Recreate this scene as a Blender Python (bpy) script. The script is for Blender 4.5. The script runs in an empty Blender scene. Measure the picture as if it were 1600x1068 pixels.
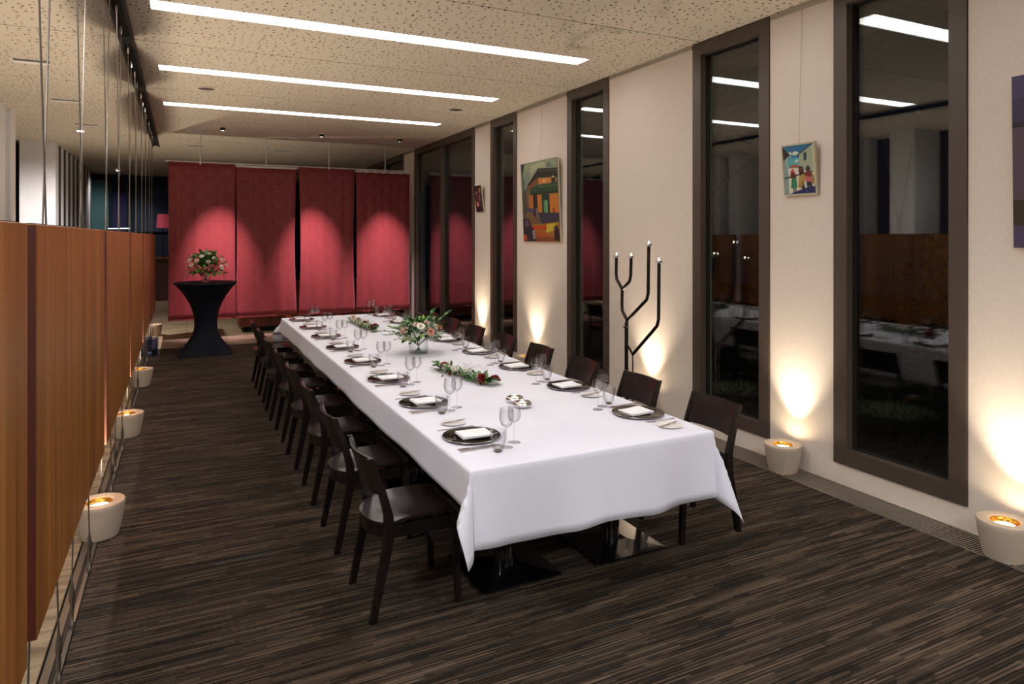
import bpy, math, random
from mathutils import Vector, Matrix
rnd = random.Random(7)
PI = math.pi
C = bpy.context.scene.collection
SC = bpy.context.scene

# ---------------------------------------------------------------- camera, world, exposure
cam_d = bpy.data.cameras.new('camera'); cam = bpy.data.objects.new('camera', cam_d); C.objects.link(cam)
cam.location = (0, 0, 1.75)
cam.rotation_euler = (PI/2, 0, -math.atan(517/1055))
cam_d.sensor_width = 36; cam_d.lens = 1055/1600*36
cam_d.shift_y = (370-534)/1600
cam_d.clip_start = .05; cam_d.clip_end = 200
SC.camera = cam
world = bpy.data.worlds.new('night'); SC.world = world; world.use_nodes = True
world.node_tree.nodes['Background'].inputs[0].default_value = (.10, .13, .22, 1)
world.node_tree.nodes['Background'].inputs[1].default_value = .02
SC.view_settings.view_transform = 'Standard'; SC.view_settings.look = 'None'
SC.view_settings.gamma = 1; SC.view_settings.use_curve_mapping = False
SC.view_settings.exposure = 0.0
SC.cycles.use_denoising = True
SC.cycles.transparent_max_bounces = 32
SC.cycles.max_bounces = 8
LUM = 10.2          # ceiling luminaires
POT_W = 85.0        # pot lamps by the window wall
POT_L = 185.0        # pot lamps under the screens
WARM = (1.0, .86, .68)

# ---------------------------------------------------------------- helpers
def lin(h):
    h = h.lstrip('#'); r = []
    for i in (0, 2, 4):
        c = int(h[i:i+2], 16)/255
        r.append(c/12.92 if c <= .04045 else ((c+.055)/1.055)**2.4)
    return (*r, 1)

class MB:
    def __init__(s): s.v = []; s.f = []; s.m = []; s.mi = 0
    def add(s, vs, fs):
        b = len(s.v); s.v += [tuple(v) for v in vs]
        s.f += [tuple(b+i for i in f) for f in fs]; s.m += [s.mi]*len(fs); return s
    def box(s, x0, x1, y0, y1, z0, z1):
        vs = [(x, y, z) for z in (z0, z1) for y in (y0, y1) for x in (x0, x1)]
        return s.add(vs, [(0,2,3,1),(4,5,7,6),(0,1,5,4),(2,6,7,3),(0,4,6,2),(1,3,7,5)])
    def cham(s, x0, x1, y0, y1, z0, z1, c=.003):
        # box with chamfered vertical and top edges
        def ring(i, z): return [(x0+i+0, y0+i+c, z),(x0+i+c, y0+i, z),(x1-i-c, y0+i, z),(x1-i, y0+i+c, z),(x1-i, y1-i-c, z),(x1-i-c, y1-i, z),(x0+i+c, y1-i, z),(x0+i, y1-i-c, z)]
        vs = ring(0, z0)+ring(0, z1-c)+ring(c, z1)
        fs = [tuple(range(7, -1, -1)), tuple(range(16, 24))]
        for k in (0, 8):
            for i in range(8): fs.append((k+i, k+(i+1) % 8, k+8+(i+1) % 8, k+8+i))
        return s.add(vs, fs)
    def lathe(s, prof, n=24, c=(0,0), z=0, caps=True):
        vs = []; fs = []
        for r, h in prof:
            for i in range(n):
                a = 2*PI*i/n; vs.append((c[0]+r*math.cos(a), c[1]+r*math.sin(a), z+h))
        for j in range(len(prof)-1):
            for i in range(n):
                k = (i+1) % n; fs.append((j*n+i, j*n+k, (j+1)*n+k, (j+1)*n+i))
        if caps:
            if prof[0][0] > 1e-5: fs.append(tuple(range(n-1, -1, -1)))
            if prof[-1][0] > 1e-5: fs.append(tuple((len(prof)-1)*n+i for i in range(n)))
        return s.add(vs, fs)
    def tube(s, pts, r, n=8, up=None):
        pts = [Vector(p) for p in pts]; rs = r if isinstance(r, (list, tuple)) else [r]*len(pts)
        vs = []; fs = []; ref = None
        for i, p in enumerate(pts):
            d = (pts[min(i+1, len(pts)-1)]-pts[max(i-1, 0)]).normalized()
            if ref is None:
                ref = d.orthogonal().normalized()
            ref = (ref-d*ref.dot(d)).normalized(); b = d.cross(ref)
            for k in range(n):
                a = 2*PI*k/n; vs.append(p+(ref*math.cos(a)+b*math.sin(a))*rs[i])
        for j in range(len(pts)-1):
            for k in range(n):
                q = (k+1) % n; fs.append((j*n+k, j*n+q, (j+1)*n+q, (j+1)*n+k))
        fs.append(tuple(range(n-1, -1, -1))); fs.append(tuple((len(pts)-1)*n+k for k in range(n)))
        return s.add(vs, fs)
    def prism(s, secs):
        # secs: list of 4-corner rings
        n = len(secs[0]); vs = [p for q in secs for p in q]; fs = [tuple(range(n-1, -1, -1)), tuple((len(secs)-1)*n+k for k in range(n))]
        for j in range(len(secs)-1):
            for k in range(n):
                q = (k+1) % n; fs.append((j*n+k, j*n+q, (j+1)*n+q, (j+1)*n+k))
        return s.add(vs, fs)
    def grid(s, rows):
        n = len(rows[0]); vs = [p for r in rows for p in r]; fs = []
        for j in range(len(rows)-1):
            for i in range(n-1): fs.append((j*n+i, j*n+i+1, (j+1)*n+i+1, (j+1)*n+i))
        return s.add(vs, fs)
    def mesh(s, name, mats, smooth=False):
        me = bpy.data.meshes.new(name); me.from_pydata(s.v, [], s.f)
        for m in (mats if isinstance(mats, (list, tuple)) else [mats]): me.materials.append(m)
        for p, mi in zip(me.polygons, s.m): p.material_index = mi
        me.update()
        import bmesh
        bm = bmesh.new(); bm.from_mesh(me); bmesh.ops.recalc_face_normals(bm, faces=bm.faces); bm.to_mesh(me); bm.free()
        if smooth:
            me.shade_smooth()
            try: me.set_sharp_from_angle(angle=math.radians(38))
            except Exception: pass
        return me
    def build(s, name, mats, parent=None, smooth=False, loc=None):
        return obj(name, s.mesh(name, mats, smooth), parent, loc)

def obj(name, me, parent=None, loc=None):
    o = bpy.data.objects.new(name, me); C.objects.link(o)
    if parent: o.parent = parent
    if loc: o.location = loc
    return o
def tag(o, label=None, cat=None, group=None, kind=None):
    if label: o['label'] = label
    if cat: o['category'] = cat
    if group: o['group'] = group
    if kind: o['kind'] = kind
    return o
def thing(name, label, cat, loc=(0,0,0), rz=0, group=None):
    o = bpy.data.objects.new(name, None); C.objects.link(o); o.location = loc; o.rotation_euler = (0, 0, rz)
    o.empty_display_size = .1
    return tag(o, label, cat, group)
def struct(o): o['kind'] = 'structure'; return o
KIDS = {}
def dup(root, loc, rz, label, group=None):
    def rec(o, par):
        c = o.copy(); C.objects.link(c); c.parent = par
        for k in list(o.children): rec(k, c)
        return c
    r = rec(root, None); r.location = loc; r.rotation_euler = (0, 0, rz); r['label'] = label
    if group: r['group'] = group
    return r

# ---------------------------------------------------------------- materials
def mat(name, col, rough=.5, metal=0, spec=.5, emit=None, es=0, coat=0, bump=None):
    m = bpy.data.materials.new(name); m.use_nodes = True; nt = m.node_tree; b = nt.nodes['Principled BSDF']
    col = lin(col) if isinstance(col, str) else (*col[:3], 1)
    b.inputs['Base Color'].default_value = col; b.inputs['Roughness'].default_value = rough
    b.inputs['Metallic'].default_value = metal; b.inputs['Specular IOR Level'].default_value = spec
    b.inputs['Coat Weight'].default_value = coat
    if emit: b.inputs['Emission Color'].default_value = (*emit, 1); b.inputs['Emission Strength'].default_value = es
    # fine procedural variation on everything
    tc = nt.nodes.new('ShaderNodeTexCoord'); no = nt.nodes.new('ShaderNodeTexNoise'); no.inputs['Scale'].default_value = bump[0] if bump else 14
    nt.links.new(tc.outputs['Object'], no.inputs['Vector'])
    mx = nt.nodes.new('ShaderNodeMix'); mx.data_type = 'RGBA'; mx.inputs[6].default_value = tuple(c*.9 for c in col[:3])+(1,); mx.inputs[7].default_value = tuple(min(1, c*1.06) for c in col[:3])+(1,)
    nt.links.new(no.outputs['Fac'], mx.inputs[0]); nt.links.new(mx.outputs[2], b.inputs['Base Color'])
    if bump:
        bp = nt.nodes.new('ShaderNodeBump'); bp.inputs['Strength'].default_value = bump[1]; bp.inputs['Distance'].default_value = bump[2]
        nt.links.new(no.outputs['Fac'], bp.inputs['Height']); nt.links.new(bp.outputs[0], b.inputs['Normal'])
    return m
class NT:
    """small node-graph helper"""
    def __init__(s, m): s.t = m.node_tree; s.b = s.t.nodes['Principled BSDF']
    def n(s, typ, **kw):
        q = s.t.nodes.new(typ)
        for k, v in kw.items(): setattr(q, k, v)
        return q
    def l(s, a, b): s.t.links.new(a, b)
    def math(s, op, a, b=None, c=None):
        q = s.n('ShaderNodeMath', operation=op)
        for i, v in enumerate((a, b, c)):
            if v is None: continue
            if isinstance(v, (int, float)): q.inputs[i].default_value = v
            else: s.l(v, q.inputs[i])
        return q.outputs[0]
    def xyz(s, world=True):
        if world: src = s.n('ShaderNodeNewGeometry').outputs['Position']
        else: src = s.n('ShaderNodeTexCoord').outputs['Object']
        q = s.n('ShaderNodeSeparateXYZ'); s.l(src, q.inputs[0]); return q.outputs
    def comb(s, x, y, z=0):
        q = s.n('ShaderNodeCombineXYZ')
        for i, v in enumerate((x, y, z)):
            if isinstance(v, (int, float)): q.inputs[i].default_value = v
            else: s.l(v, q.inputs[i])
        return q.outputs[0]
    def ramp(s, fac, stops, interp='LINEAR'):
        q = s.n('ShaderNodeValToRGB'); q.color_ramp.interpolation = interp; e = q.color_ramp.elements
        while len(e) < len(stops): e.new(.5)
        for el, (p, c) in zip(e, stops): el.position = p; el.color = lin(c) if isinstance(c, str) else (*c[:3], 1)
        s.l(fac, q.inputs[0]); return q.outputs[0]
    def mix(s, f, a, b, blend='MIX'):
        q = s.n('ShaderNodeMix', data_type='RGBA', blend_type=blend)
        for i, v in ((0, f), (6, a), (7, b)):
            if isinstance(v, (int, float)): q.inputs[i].default_value = v
            elif isinstance(v, tuple): q.inputs[i].default_value = v
            else: s.l(v, q.inputs[i])
        return q.outputs[2]
    def bump(s, h, st, dist):
        q = s.n('ShaderNodeBump'); q.inputs['Strength'].default_value = st; q.inputs['Distance'].default_value = dist
        s.l(h, q.inputs['Height']); s.l(q.outputs[0], s.b.inputs['Normal'])

def mat_carpet():
    m = mat('striped_carpet', '#2a1e18', .95, spec=.15); g = NT(m); X, Y, Z = g.xyz()
    def layer(w, L, seed):
        row = g.math('FLOOR', g.math('DIVIDE', Y, w))
        wn = g.n('ShaderNodeTexWhiteNoise', noise_dimensions='2D'); g.l(g.comb(row, seed), wn.inputs['Vector'])
        seg = g.math('FLOOR', g.math('ADD', g.math('DIVIDE', X, L), g.math('MULTIPLY', wn.outputs[0], 13.0)))
        w2 = g.n('ShaderNodeTexWhiteNoise', noise_dimensions='3D'); g.l(g.comb(row, seg, seed), w2.inputs['Vector'])
        return w2.outputs[0], row
    a, row = layer(.0115, .30, 1.0)
    b, _ = layer(.0345, .46, 5.0)
    fac = g.math('ADD', g.math('MULTIPLY', a, .62), g.math('MULTIPLY', b, .38))
    col = g.ramp(fac, [(0, '#28221d'), (.25, '#332a23'), (.4, '#41362c'), (.52, '#493d32'), (.64, '#55473a'), (.78, '#615142'), (.9, '#3b3a37')], 'CONSTANT')
    fr = g.math('FRACT', g.math('DIVIDE', Y, .01725))
    pile = g.math('SMOOTH_MIN', fr, g.math('SUBTRACT', 1.0, fr), .1)
    e, _ = layer(.01725, .40, 9.0)
    gr = g.math('MULTIPLY', g.math('LESS_THAN', pile, .20), g.math('GREATER_THAN', e, .3))
    no = g.n('ShaderNodeTexNoise'); no.inputs['Scale'].default_value = 260
    g.l(g.n('ShaderNodeNewGeometry').outputs['Position'], no.inputs['Vector'])
    col = g.mix(g.math('MULTIPLY', gr, .8), col, (.006, .004, .003, 1))
    col = g.mix(.55, col, no.outputs['Color'], 'OVERLAY') if False else col
    g.l(col, g.b.inputs['Base Color'])
    g.bump(g.math('ADD', g.math('MULTIPLY', fac, 1.2), g.math('ADD', g.math('MULTIPLY', pile, 1.5), g.math('MULTIPLY', no.outputs[0], .5))), .8, .004)
    return m
def mat_ceiling():
    m = mat('perforated_plaster', '#b8a68e', .9, spec=.1); g = NT(m); X, Y, Z = g.xyz()
    v = g.n('ShaderNodeTexVoronoi', feature='F1', voronoi_dimensions='2D'); v.inputs['Scale'].default_value = 15; v.inputs['Randomness'].default_value = .85
    g.l(g.comb(X, Y), v.inputs['Vector'])
    sx = g.n('ShaderNodeSeparateColor'); g.l(v.outputs['Color'], sx.inputs[0])
    rad = g.math('MULTIPLY_ADD', sx.outputs[0], .10, .08)
    keep = g.math('GREATER_THAN', sx.outputs[1], .18)
    hole = g.math('MULTIPLY', g.math('LESS_THAN', v.outputs['Distance'], rad), keep)
    col = g.mix(hole, lin('#bcb0a0'), lin('#463a32'))
    g.l(col, g.b.inputs['Base Color']); g.bump(g.math('SUBTRACT', 1.0, hole), .3, .004)
    return m
def mat_wood(name, c0, c1, c2, axis='Z', scale=1.0, rough=.38):
    m = mat(name, c1, rough, spec=.4); g = NT(m); tc = g.n('ShaderNodeTexCoord')
    mp = g.n('ShaderNodeMapping'); g.l(tc.outputs['Object'], mp.inputs[0])
    s = {'Z': (26, 26, .55), 'X': (.8, 26, 26), 'Y': (26, .8, 26)}[axis]
    mp.inputs['Scale'].default_value = tuple(k*scale for k in s)
    no = g.n('ShaderNodeTexNoise'); no.inputs['Scale'].default_value = 1; no.inputs['Detail'].default_value = 5; no.inputs['Distortion'].default_value = .6
    g.l(mp.outputs[0], no.inputs['Vector'])
    mp2 = g.n('ShaderNodeMapping'); g.l(tc.outputs['Object'], mp2.inputs[0]); mp2.inputs['Scale'].default_value = tuple(k*.14*scale for k in s)
    n2 = g.n('ShaderNodeTexNoise'); n2.inputs['Scale'].default_value = 1; n2.inputs['Detail'].default_value = 3; g.l(mp2.outputs[0], n2.inputs['Vector'])
    f = g.math('ADD', g.math('MULTIPLY', no.outputs[0], .6), g.math('MULTIPLY', n2.outputs[0], .4))
    g.l(g.ramp(f, [(.32, c0), (.5, c1), (.68, c2)]), g.b.inputs['Base Color'])
    g.bump(no.outputs[0], .12, .001)
    return m
def mat_glass(name, tint=(1, 1, 1), rough=0.0, edge=.55):
    m = bpy.data.materials.new(name); m.use_nodes = True; t = m.node_tree; t.nodes.clear()
    out = t.nodes.new('ShaderNodeOutputMaterial'); mx = t.nodes.new('ShaderNodeMixShader'); tr = t.nodes.new('ShaderNodeBsdfTransparent'); gl = t.nodes.new('ShaderNodeBsdfGlossy')
    lf = t.nodes.new('ShaderNodeLayerWeight'); lf.inputs[0].default_value = .5
    pw = t.nodes.new('ShaderNodeMath'); pw.operation = 'POWER'; pw.inputs[1].default_value = 5; t.links.new(lf.outputs['Facing'], pw.inputs[0])
    fr = t.nodes.new('ShaderNodeMath'); fr.operation = 'MULTIPLY_ADD'; fr.inputs[1].default_value = .9; fr.inputs[2].default_value = .042; t.links.new(pw.outputs[0], fr.inputs[0])
    gl.inputs['Roughness'].default_value = rough; gl.inputs['Color'].default_value = (1, 1, 1, 1)
    lw = t.nodes.new('ShaderNodeLayerWeight'); lw.inputs[0].default_value = .25
    cr = t.nodes.new('ShaderNodeMix'); cr.data_type = 'RGBA'; cr.inputs[6].default_value = (*tint, 1); cr.inputs[7].default_value = (*(c*edge for c in tint), 1)
    t.links.new(lw.outputs['Facing'], cr.inputs[0]); t.links.new(cr.outputs[2], tr.inputs[0])
    t.links.new(fr.outputs[0], mx.inputs[0]); t.links.new(tr.outputs[0], mx.inputs[1]); t.links.new(gl.outputs[0], mx.inputs[2]); t.links.new(mx.outputs[0], out.inputs[0])
    return m
def mat_damask():
    m = mat('red_damask', '#7c1f22', .55, spec=.3); g = NT(m); X, Y, Z = g.xyz()
    fx = g.math('SUBTRACT', g.math('FRACT', g.math('DIVIDE', X, .29)), .5); fz = g.math('SUBTRACT', g.math('FRACT', g.math('DIVIDE', Z, .29)), .5)
    r = g.math('SQRT', g.math('ADD', g.math('MULTIPLY', fx, fx), g.math('MULTIPLY', fz, fz)))
    ring = g.math('MULTIPLY', g.math('GREATER_THAN', r, .34), g.math('LESS_THAN', r, .47))
    wv = g.n('ShaderNodeTexNoise'); mp = g.n('ShaderNodeMapping'); mp.inputs['Scale'].default_value = (12, 12, .4)
    g.l(g.n('ShaderNodeNewGeometry').outputs['Position'], mp.inputs[0]); g.l(mp.outputs[0], wv.inputs['Vector']); wv.inputs['Scale'].default_value = 1
    base = g.mix(wv.outputs[0], lin('#722420'), lin('#86302c'))
    g.l(g.mix(g.math('MULTIPLY', ring, .11), base, lin('#a04a50')), g.b.inputs['Base Color'])
    rr = g.math('MULTIPLY_ADD', ring, -.18, .6); g.l(rr, g.b.inputs['Roughness'])
    g.b.inputs['Sheen Weight'].default_value = .5; g.b.inputs['Sheen Tint'].default_value = (1, .6, .65, 1)
    return m
def mat_stone():
    m = mat('travertine', '#a8947a', .45, spec=.4); g = NT(m)
    mp = g.n('ShaderNodeMapping'); mp.inputs['Scale'].default_value = (1.2, 9, 1); mp.inputs['Rotation'].default_value = (0, 0, .25)
    g.l(g.n('ShaderNodeNewGeometry').outputs['Position'], mp.inputs[0])
    no = g.n('ShaderNodeTexNoise'); no.inputs['Scale'].default_value = 1.6; no.inputs['Detail'].default_value = 8; no.inputs['Distortion'].default_value = .8
    g.l(mp.outputs[0], no.inputs['Vector'])
    g.l(g.ramp(no.outputs[0], [(.35, '#6b5844'), (.5, '#8a765c'), (.62, '#9c8970')]), g.b.inputs['Base Color'])
    return m
def mat_cloth():
    m = mat('white_damask_linen', '#e9e7ee', .85, spec=.2); g = NT(m); X, Y, Z = g.xyz()
    wx = g.math('SINE', g.math('MULTIPLY', X, 2600.0)); wy = g.math('SINE', g.math('MULTIPLY', Y, 2600.0))
    no = g.n('ShaderNodeTexNoise'); no.inputs['Scale'].default_value = 2.2; no.inputs['Detail'].default_value = 3; no.inputs['Distortion'].default_value = .5
    g.l(g.n('ShaderNodeNewGeometry').outputs['Position'], no.inputs['Vector'])
    g.l(g.mix(no.outputs[0], lin('#dcdbe8'), lin('#ecebf4')), g.b.inputs['Base Color'])
    g.bump(g.math('ADD', g.math('MULTIPLY', no.outputs[0], 1.0), g.math('MULTIPLY', g.math('ADD', wx, wy), .003)), .35, .02)
    g.b.inputs['Sheen Weight'].default_value = .15
    return m

M = dict(
    carpet=mat_carpet(), ceil=mat_ceiling(), stone=mat_stone(), cloth=mat_cloth(), damask=mat_damask(),
    wood=mat_wood('walnut_veneer', '#5d3513', '#945c28', '#b67c3e'), wood_dark=mat_wood('dark_red_wood', '#2a0f09', '#3a160c', '#4d2012', 'Z', 1, .45),
    edge=mat('painted_gap_shade', '#4e1f0e', .5), counter=mat_wood('counter_wood', '#4a2413', '#6b3519', '#7d4424', 'Z', 1, .4),
    chair=mat_wood('wenge_stain', '#0f0b0b', '#1a1313', '#261c1b', 'Z', 2.0, .25),
    chair_seat=mat_wood('wenge_seat', '#1a1312', '#231a19', '#2d2321', 'Z', 1.2, .2),
    wall=mat('cream_plaster', '#dccec0', .85, spec=.2, bump=(60, .1, .002)), wall2=mat('pale_grey_plaster', '#dddadb', .85, spec=.2),
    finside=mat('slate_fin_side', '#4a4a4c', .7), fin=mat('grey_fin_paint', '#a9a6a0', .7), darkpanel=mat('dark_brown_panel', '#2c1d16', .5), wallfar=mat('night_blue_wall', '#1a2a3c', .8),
    frame=mat('umber_window_frame', '#4e4239', .42, spec=.45), gasket=mat('black_gasket', '#0d0c0c', .6), pane=mat_glass('window_pane', (.93, .95, .95), 0, .9),
    alu=mat('brushed_aluminium', '#b9b4ac', .32, 1), grille=mat('grille_aluminium', '#a89c8e', .4, .7), dark=mat('black_void', '#070707', .8),
    steel=mat('dull_steel', '#8a8178', .35, .9), track=mat('dark_track', '#2e2a27', .5, .5), chrome=mat('chrome', '#e4e0dc', .22, 1),
    cutlery=mat('warm_steel_cutlery', '#cfc4bb', .18, 1), blackgloss=mat('black_gloss_steel', '#0a0a0b', .16, .0, .6, coat=.6), charger=mat('smoked_black_charger', '#120e0c', .1, .0, .6),
    rim=mat('pewter_rim', '#9d9a9c', .2, 1), china=mat('white_china', '#efece9', .18, spec=.5), napkin=mat('white_napkin', '#f4f3f6', .85, spec=.2, bump=(220, .2, .001)),
    glass=mat_glass('clear_glass', (.985, .985, .99), 0, .6), glass2=mat_glass('vase_glass', (.97, .98, .985), 0, .75), amber=mat('amber_glass_base', '#6b5636', .15, .2),
    water=mat_glass('water', (.97, .98, .98), 0, .8), smoked=mat_glass('blue_smoked_glass', (.55, .58, .72), 0, .6),
    pot=mat('cream_ceramic', '#b9a995', .6, spec=.35), potin=mat('gilt_reflector', '#d99a3a', .25, 1), navy=mat('navy_stretch_fabric', '#10131f', .8, spec=.25, bump=(300, .15, .001)),
    iron=mat('bronzed_iron', '#3a332f', .32, .85), wax=mat('white_wax', '#f2ead8', .5), lamp=mat('lit_lamp', '#ffffff', .5, emit=(1, .84, .58), es=60),
    flame=mat('candle_flame', '#ffffff', .5, emit=(1, .86, .62), es=45), lum=mat('luminous_diffuser', '#ffffff', .6, emit=(1, .972, .945), es=LUM),
    white=mat('white_painted_metal', '#d6cfc8', .45), canvas=mat('canvas_edge', '#cfc3a6', .8), pframe=mat('pale_gilt_frame', '#b9ac92', .5),
    leaf=mat('mid_green_leaf', '#4d8036', .5, spec=.4), leafd=mat('dark_green_leaf', '#2d5626', .5, spec=.4), leafg=mat('grey_green_leaf', '#86a37c', .55), leaff=mat('fresh_green_leaf', '#7fae3c', .5),
    stem=mat('green_stem', '#5c6b3c', .6), twig=mat('brown_twig', '#4f3a2a', .7), gyp=mat('white_blossom', '#efe9dc', .7), redf=mat('crimson_petal', '#7d0f1c', .6), rust=mat('russet_berry', '#7a3228', .5),
    peach=mat('peach_petal', '#e9a183', .6), ivory=mat('ivory_petal', '#f6efdf', .6), blush=mat('blush_petal', '#e6c2b4', .6), wire=mat('rose_gold_wire', '#b98f80', .3, 1),
    grass=mat('grass_blades', '#3c4520', .95, bump=(30, .4, .02)), soil=mat('dark_soil', '#16130f', .95, bump=(12, .6, .05)), hedge=mat('russet_hedge_leaf', '#59281a', .7), bark=mat('wet_bark', '#3f3a33', .9),
    teal=mat('teal_wall_panel', '#4a7478', .7), violet=mat('violet_drape', '#2c2c58', .8), bluep=mat('slate_blue_panel', '#2a4258', .7), pink=mat('pink_lampshade', '#8e2c3c', .7, emit=(.6, .08, .12), es=.25), tubel=mat('cool_tube', '#ffffff', .5, emit=(.72, .78, 1), es=2.2),
)

# ================================================================ SETTING
XW = 4.195; H = 3.5; YB = 22.0; XL = -2.75; YR = -6.0
# floor: carpet slab with stone slabs beside and beyond
fl = struct(MB().box(-.428, 3.95, YR, 11.9, -.05, 0).build('floor', M['carpet']))
sub = struct(MB().box(XL-.3, XW+.0, YR, YB, -.25, -.052).build('floor_base', M['dark']))
tile_me = MB().cham(.002, .598, .002, .898, -.05, 0, .0015).mesh('stone_tile', M['stone'])
stone = struct(MB().box(XL, -.5, YR, YB, -.052, -.02).box(-.5, XW, 11.9, YB, -.052, -.02).build('floor_stone', M['soil']))
for iy in range(-1, 18):
    for ix in range(4):
        if iy*.9+.9 < 2 and ix < 3: continue
        obj('stone_tile', tile_me, stone, (-.51-.6*(ix+1), iy*.9+.33, 0))
for iy in range(0, 4):
    for ix in range(8):
        obj('stone_tile', tile_me, stone, (-.50+.6*ix, 11.905+iy*.9, 0))
b = MB().box(-.51, 4.3, 15.52, YB, -.05, -.001).box(XL, -.51, 16.56, YB, -.05, -.001)
b.build('stone_field', M['stone'], stone)['kind'] = 'stuff'

# ceiling made of wide perforated bays, each with a slot for its luminaire
joints = [YR, -3.9, -1.78, .33, 2.44, 4.70, 6.84, 8.97, 11.08, 13.4, 15.6, 17.8, 20.0, YB]
lights = {-3.9: -2.74, -1.78: -.60, .33: 1.54, 2.44: 3.62, 4.70: 5.76, 6.84: 7.86, 8.97: 9.96}  # strips behind the camera are added fill for the cloth front
ceil = struct(MB().box(XL-.3, XW+.4, YR, YB, H+.06, H+.12).build('ceiling', M['white']))
LX0, LX1, LW = -.21, 3.62, .235
for y0, y1 in zip(joints[:-1], joints[1:]):
    a, c = y0+.006, y1-.006; b = MB(); z0, z1 = H, H+.02
    ly = lights.get(y0)
    if ly:
        b.box(XL, XW, a, ly-LW/2, z0, z1).box(XL, XW, ly+LW/2, c, z0, z1).box(XL, LX0, ly-LW/2, ly+LW/2, z0, z1).box(LX1, XW, ly-LW/2, ly+LW/2, z0, z1)
    else: b.box(XL, XW, a, c, z0, z1)
    b.build('ceiling_panel', M['ceil'], ceil)
ordn = ['second fill strip added behind the viewer', 'first fill strip added behind the viewer', 'nearest to the window bay behind the viewer', 'largest, cut off by the top of the picture', 'longest and brightest, nearest whole one', 'middle one of the three whole strips', 'farthest of the strips, nearest the red curtains']
for i, ly in enumerate(sorted(lights.values())):
    t = thing('ceiling_light', 'recessed white linear ceiling light, '+ordn[i], 'light', ((LX0+LX1)/2, ly, H), 0, 'recessed linear ceiling lights')
    hx = (LX1-LX0)/2; hy = LW/2
    MB().box(-hx, hx, -hy, hy, .006, .03).build('diffuser', M['lum'], t)
    MB().box(-hx, -hx+.004, -hy, hy, -.001, .006).box(hx-.004, hx, -hy, hy, -.001, .006).box(-hx+.004, hx-.004, -hy, -hy+.004, -.001, .006).box(-hx+.004, hx-.004, hy-.004, hy, -.001, .006).build('frame', M['white'], t)

# ---- window wall
wins = [(-2.9, -2.0), (-1.4, -.5), (.16, 1.06), (2.41, 3.32), (3.91, 4.80), (6.15, 7.03), (8.40, 9.28), (9.90, 12.98), (13.72, 16.8), (17.5, 20.5)]
wz0, wz1 = .15, 3.49
wr = struct(MB().box(XW+.02, XW+.22, YR, wins[0][0], 0, H).build('wall_right', M['wall']))
edges = [YR]+[e for w in wins for e in w]+[YB]
for i in range(0, len(edges), 2):
    MB().box(XW, XW+.22, edges[i]+.003, edges[i+1]-.003, 0, H).build('wall_pier', M['wall'], wr)
for a, c in wins: MB().box(XW, XW+.22, a-.003, c+.003, 0, wz0-.002).build('window_sill_wall', M['wall'], wr)
for i, (a, c) in enumerate(wins):
    w = struct(bpy.data.objects.new('window_%d' % (i+1), None)); C.objects.link(w); w.location = (XW, (a+c)/2, 0); hy = (c-a)/2
    f = .105; x0, x1 = -.012, .10
    fr = MB().box(x0, x1, -hy, -hy+f, wz0, wz1).box(x0, x1, hy-f, hy, wz0, wz1).box(x0, x1, -hy+f, hy-f, wz0, wz0+f).box(x0, x1, -hy+f, hy-f, wz1-f, wz1).build('window_frame', M['frame'], w)
    spans = [(-hy+f, hy-f)]
    if c-a > 2:
        MB().box(x0, x1, -.055, .055, wz0+f, wz1-f).build('mullion', M['frame'], w); spans = [(-hy+f, -.055), (.055, hy-f)]
    for p, q in spans:
        MB().box(.055, .061, p, q, wz0+f, wz1-f).build('pane', M['pane'], w)
        MB().box(.077, .083, p, q, wz0+f, wz1-f).build('pane', M['pane'], w)
        MB().box(.05, .055, p, p+.012, wz0+f, wz1-f).box(.05, .055, q-.012, q, wz0+f, wz1-f).box(.05, .055, p+.012, q-.012, wz0+f, wz0+f+.012).box(.05, .055, p+.012, q-.012, wz1-f-.012, wz1-f).build('gasket', M['gasket'], w)
# slim picture rail at the top of the piers
tr = struct(MB().box(XW-.012, XW+.001, edges[0], edges[1], H-.035, H-.012).build('trim_1', M['alu']))
for i in range(2, len(edges), 2): MB().box(XW-.012, XW-.0005, edges[i]+.01, edges[i+1]-.01, H-.04, H-.015).build('picture_rail', M['alu'], tr)
# convector grille in the floor along the wall
t = thing('floor_grille', 'long aluminium convector grille set in the floor along the window wall', 'grille', (3.95, 0, 0))
MB().box(0, .245, YR, 14, -.05, -.03).build('grille_well', M['dark'], t)
MB().box(0, .008, YR, 14, -.03, .002).box(.237, .244, YR, 14, -.03, .002).build('edge_rail', M['alu'], t)
b = MB(); y = .6
while y < 13.9: b.box(.008, .237, y, y+.0065, -.014, -.001); y += .0165
b.build('slats', M['grille'], t)['kind'] = 'stuff'

# ---- other walls
wl = struct(MB().box(XL-.2, XL, YR, YB, -.05, H).build('wall_left', M['darkpanel']))
y = -5.4
while y < 10.2:
    MB().box(XL+.001, -2.10, y, y+.42, 0, H-.002).build('wall_fin', M['wall2'], wl); y += 1.12
for y in (10.72, 11.33): MB().box(XL+.001, -2.10, y, y+.32, 0, H-.002).build('wall_fin', M['wall2'], wl)
y = 15.35
for k in range(9):
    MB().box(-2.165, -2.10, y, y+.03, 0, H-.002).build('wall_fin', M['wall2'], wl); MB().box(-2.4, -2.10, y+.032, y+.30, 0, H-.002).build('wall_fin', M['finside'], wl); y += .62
MB().box(-2.63, -2.08, 14.9, 15.18, 0, H-.002).build('wall_column', M['wall2'], wl)
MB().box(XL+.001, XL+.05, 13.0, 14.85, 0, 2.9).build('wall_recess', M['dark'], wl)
wb = struct(MB().box(XL-.2, XW+.3, YB, YB+.2, -.05, H).build('wall_back', M['wallfar']))
MB().box(-2.3, -1.8, 21.6, 21.98, 0, 3.32).build('wall_panel', M['teal'], wb)
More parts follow.
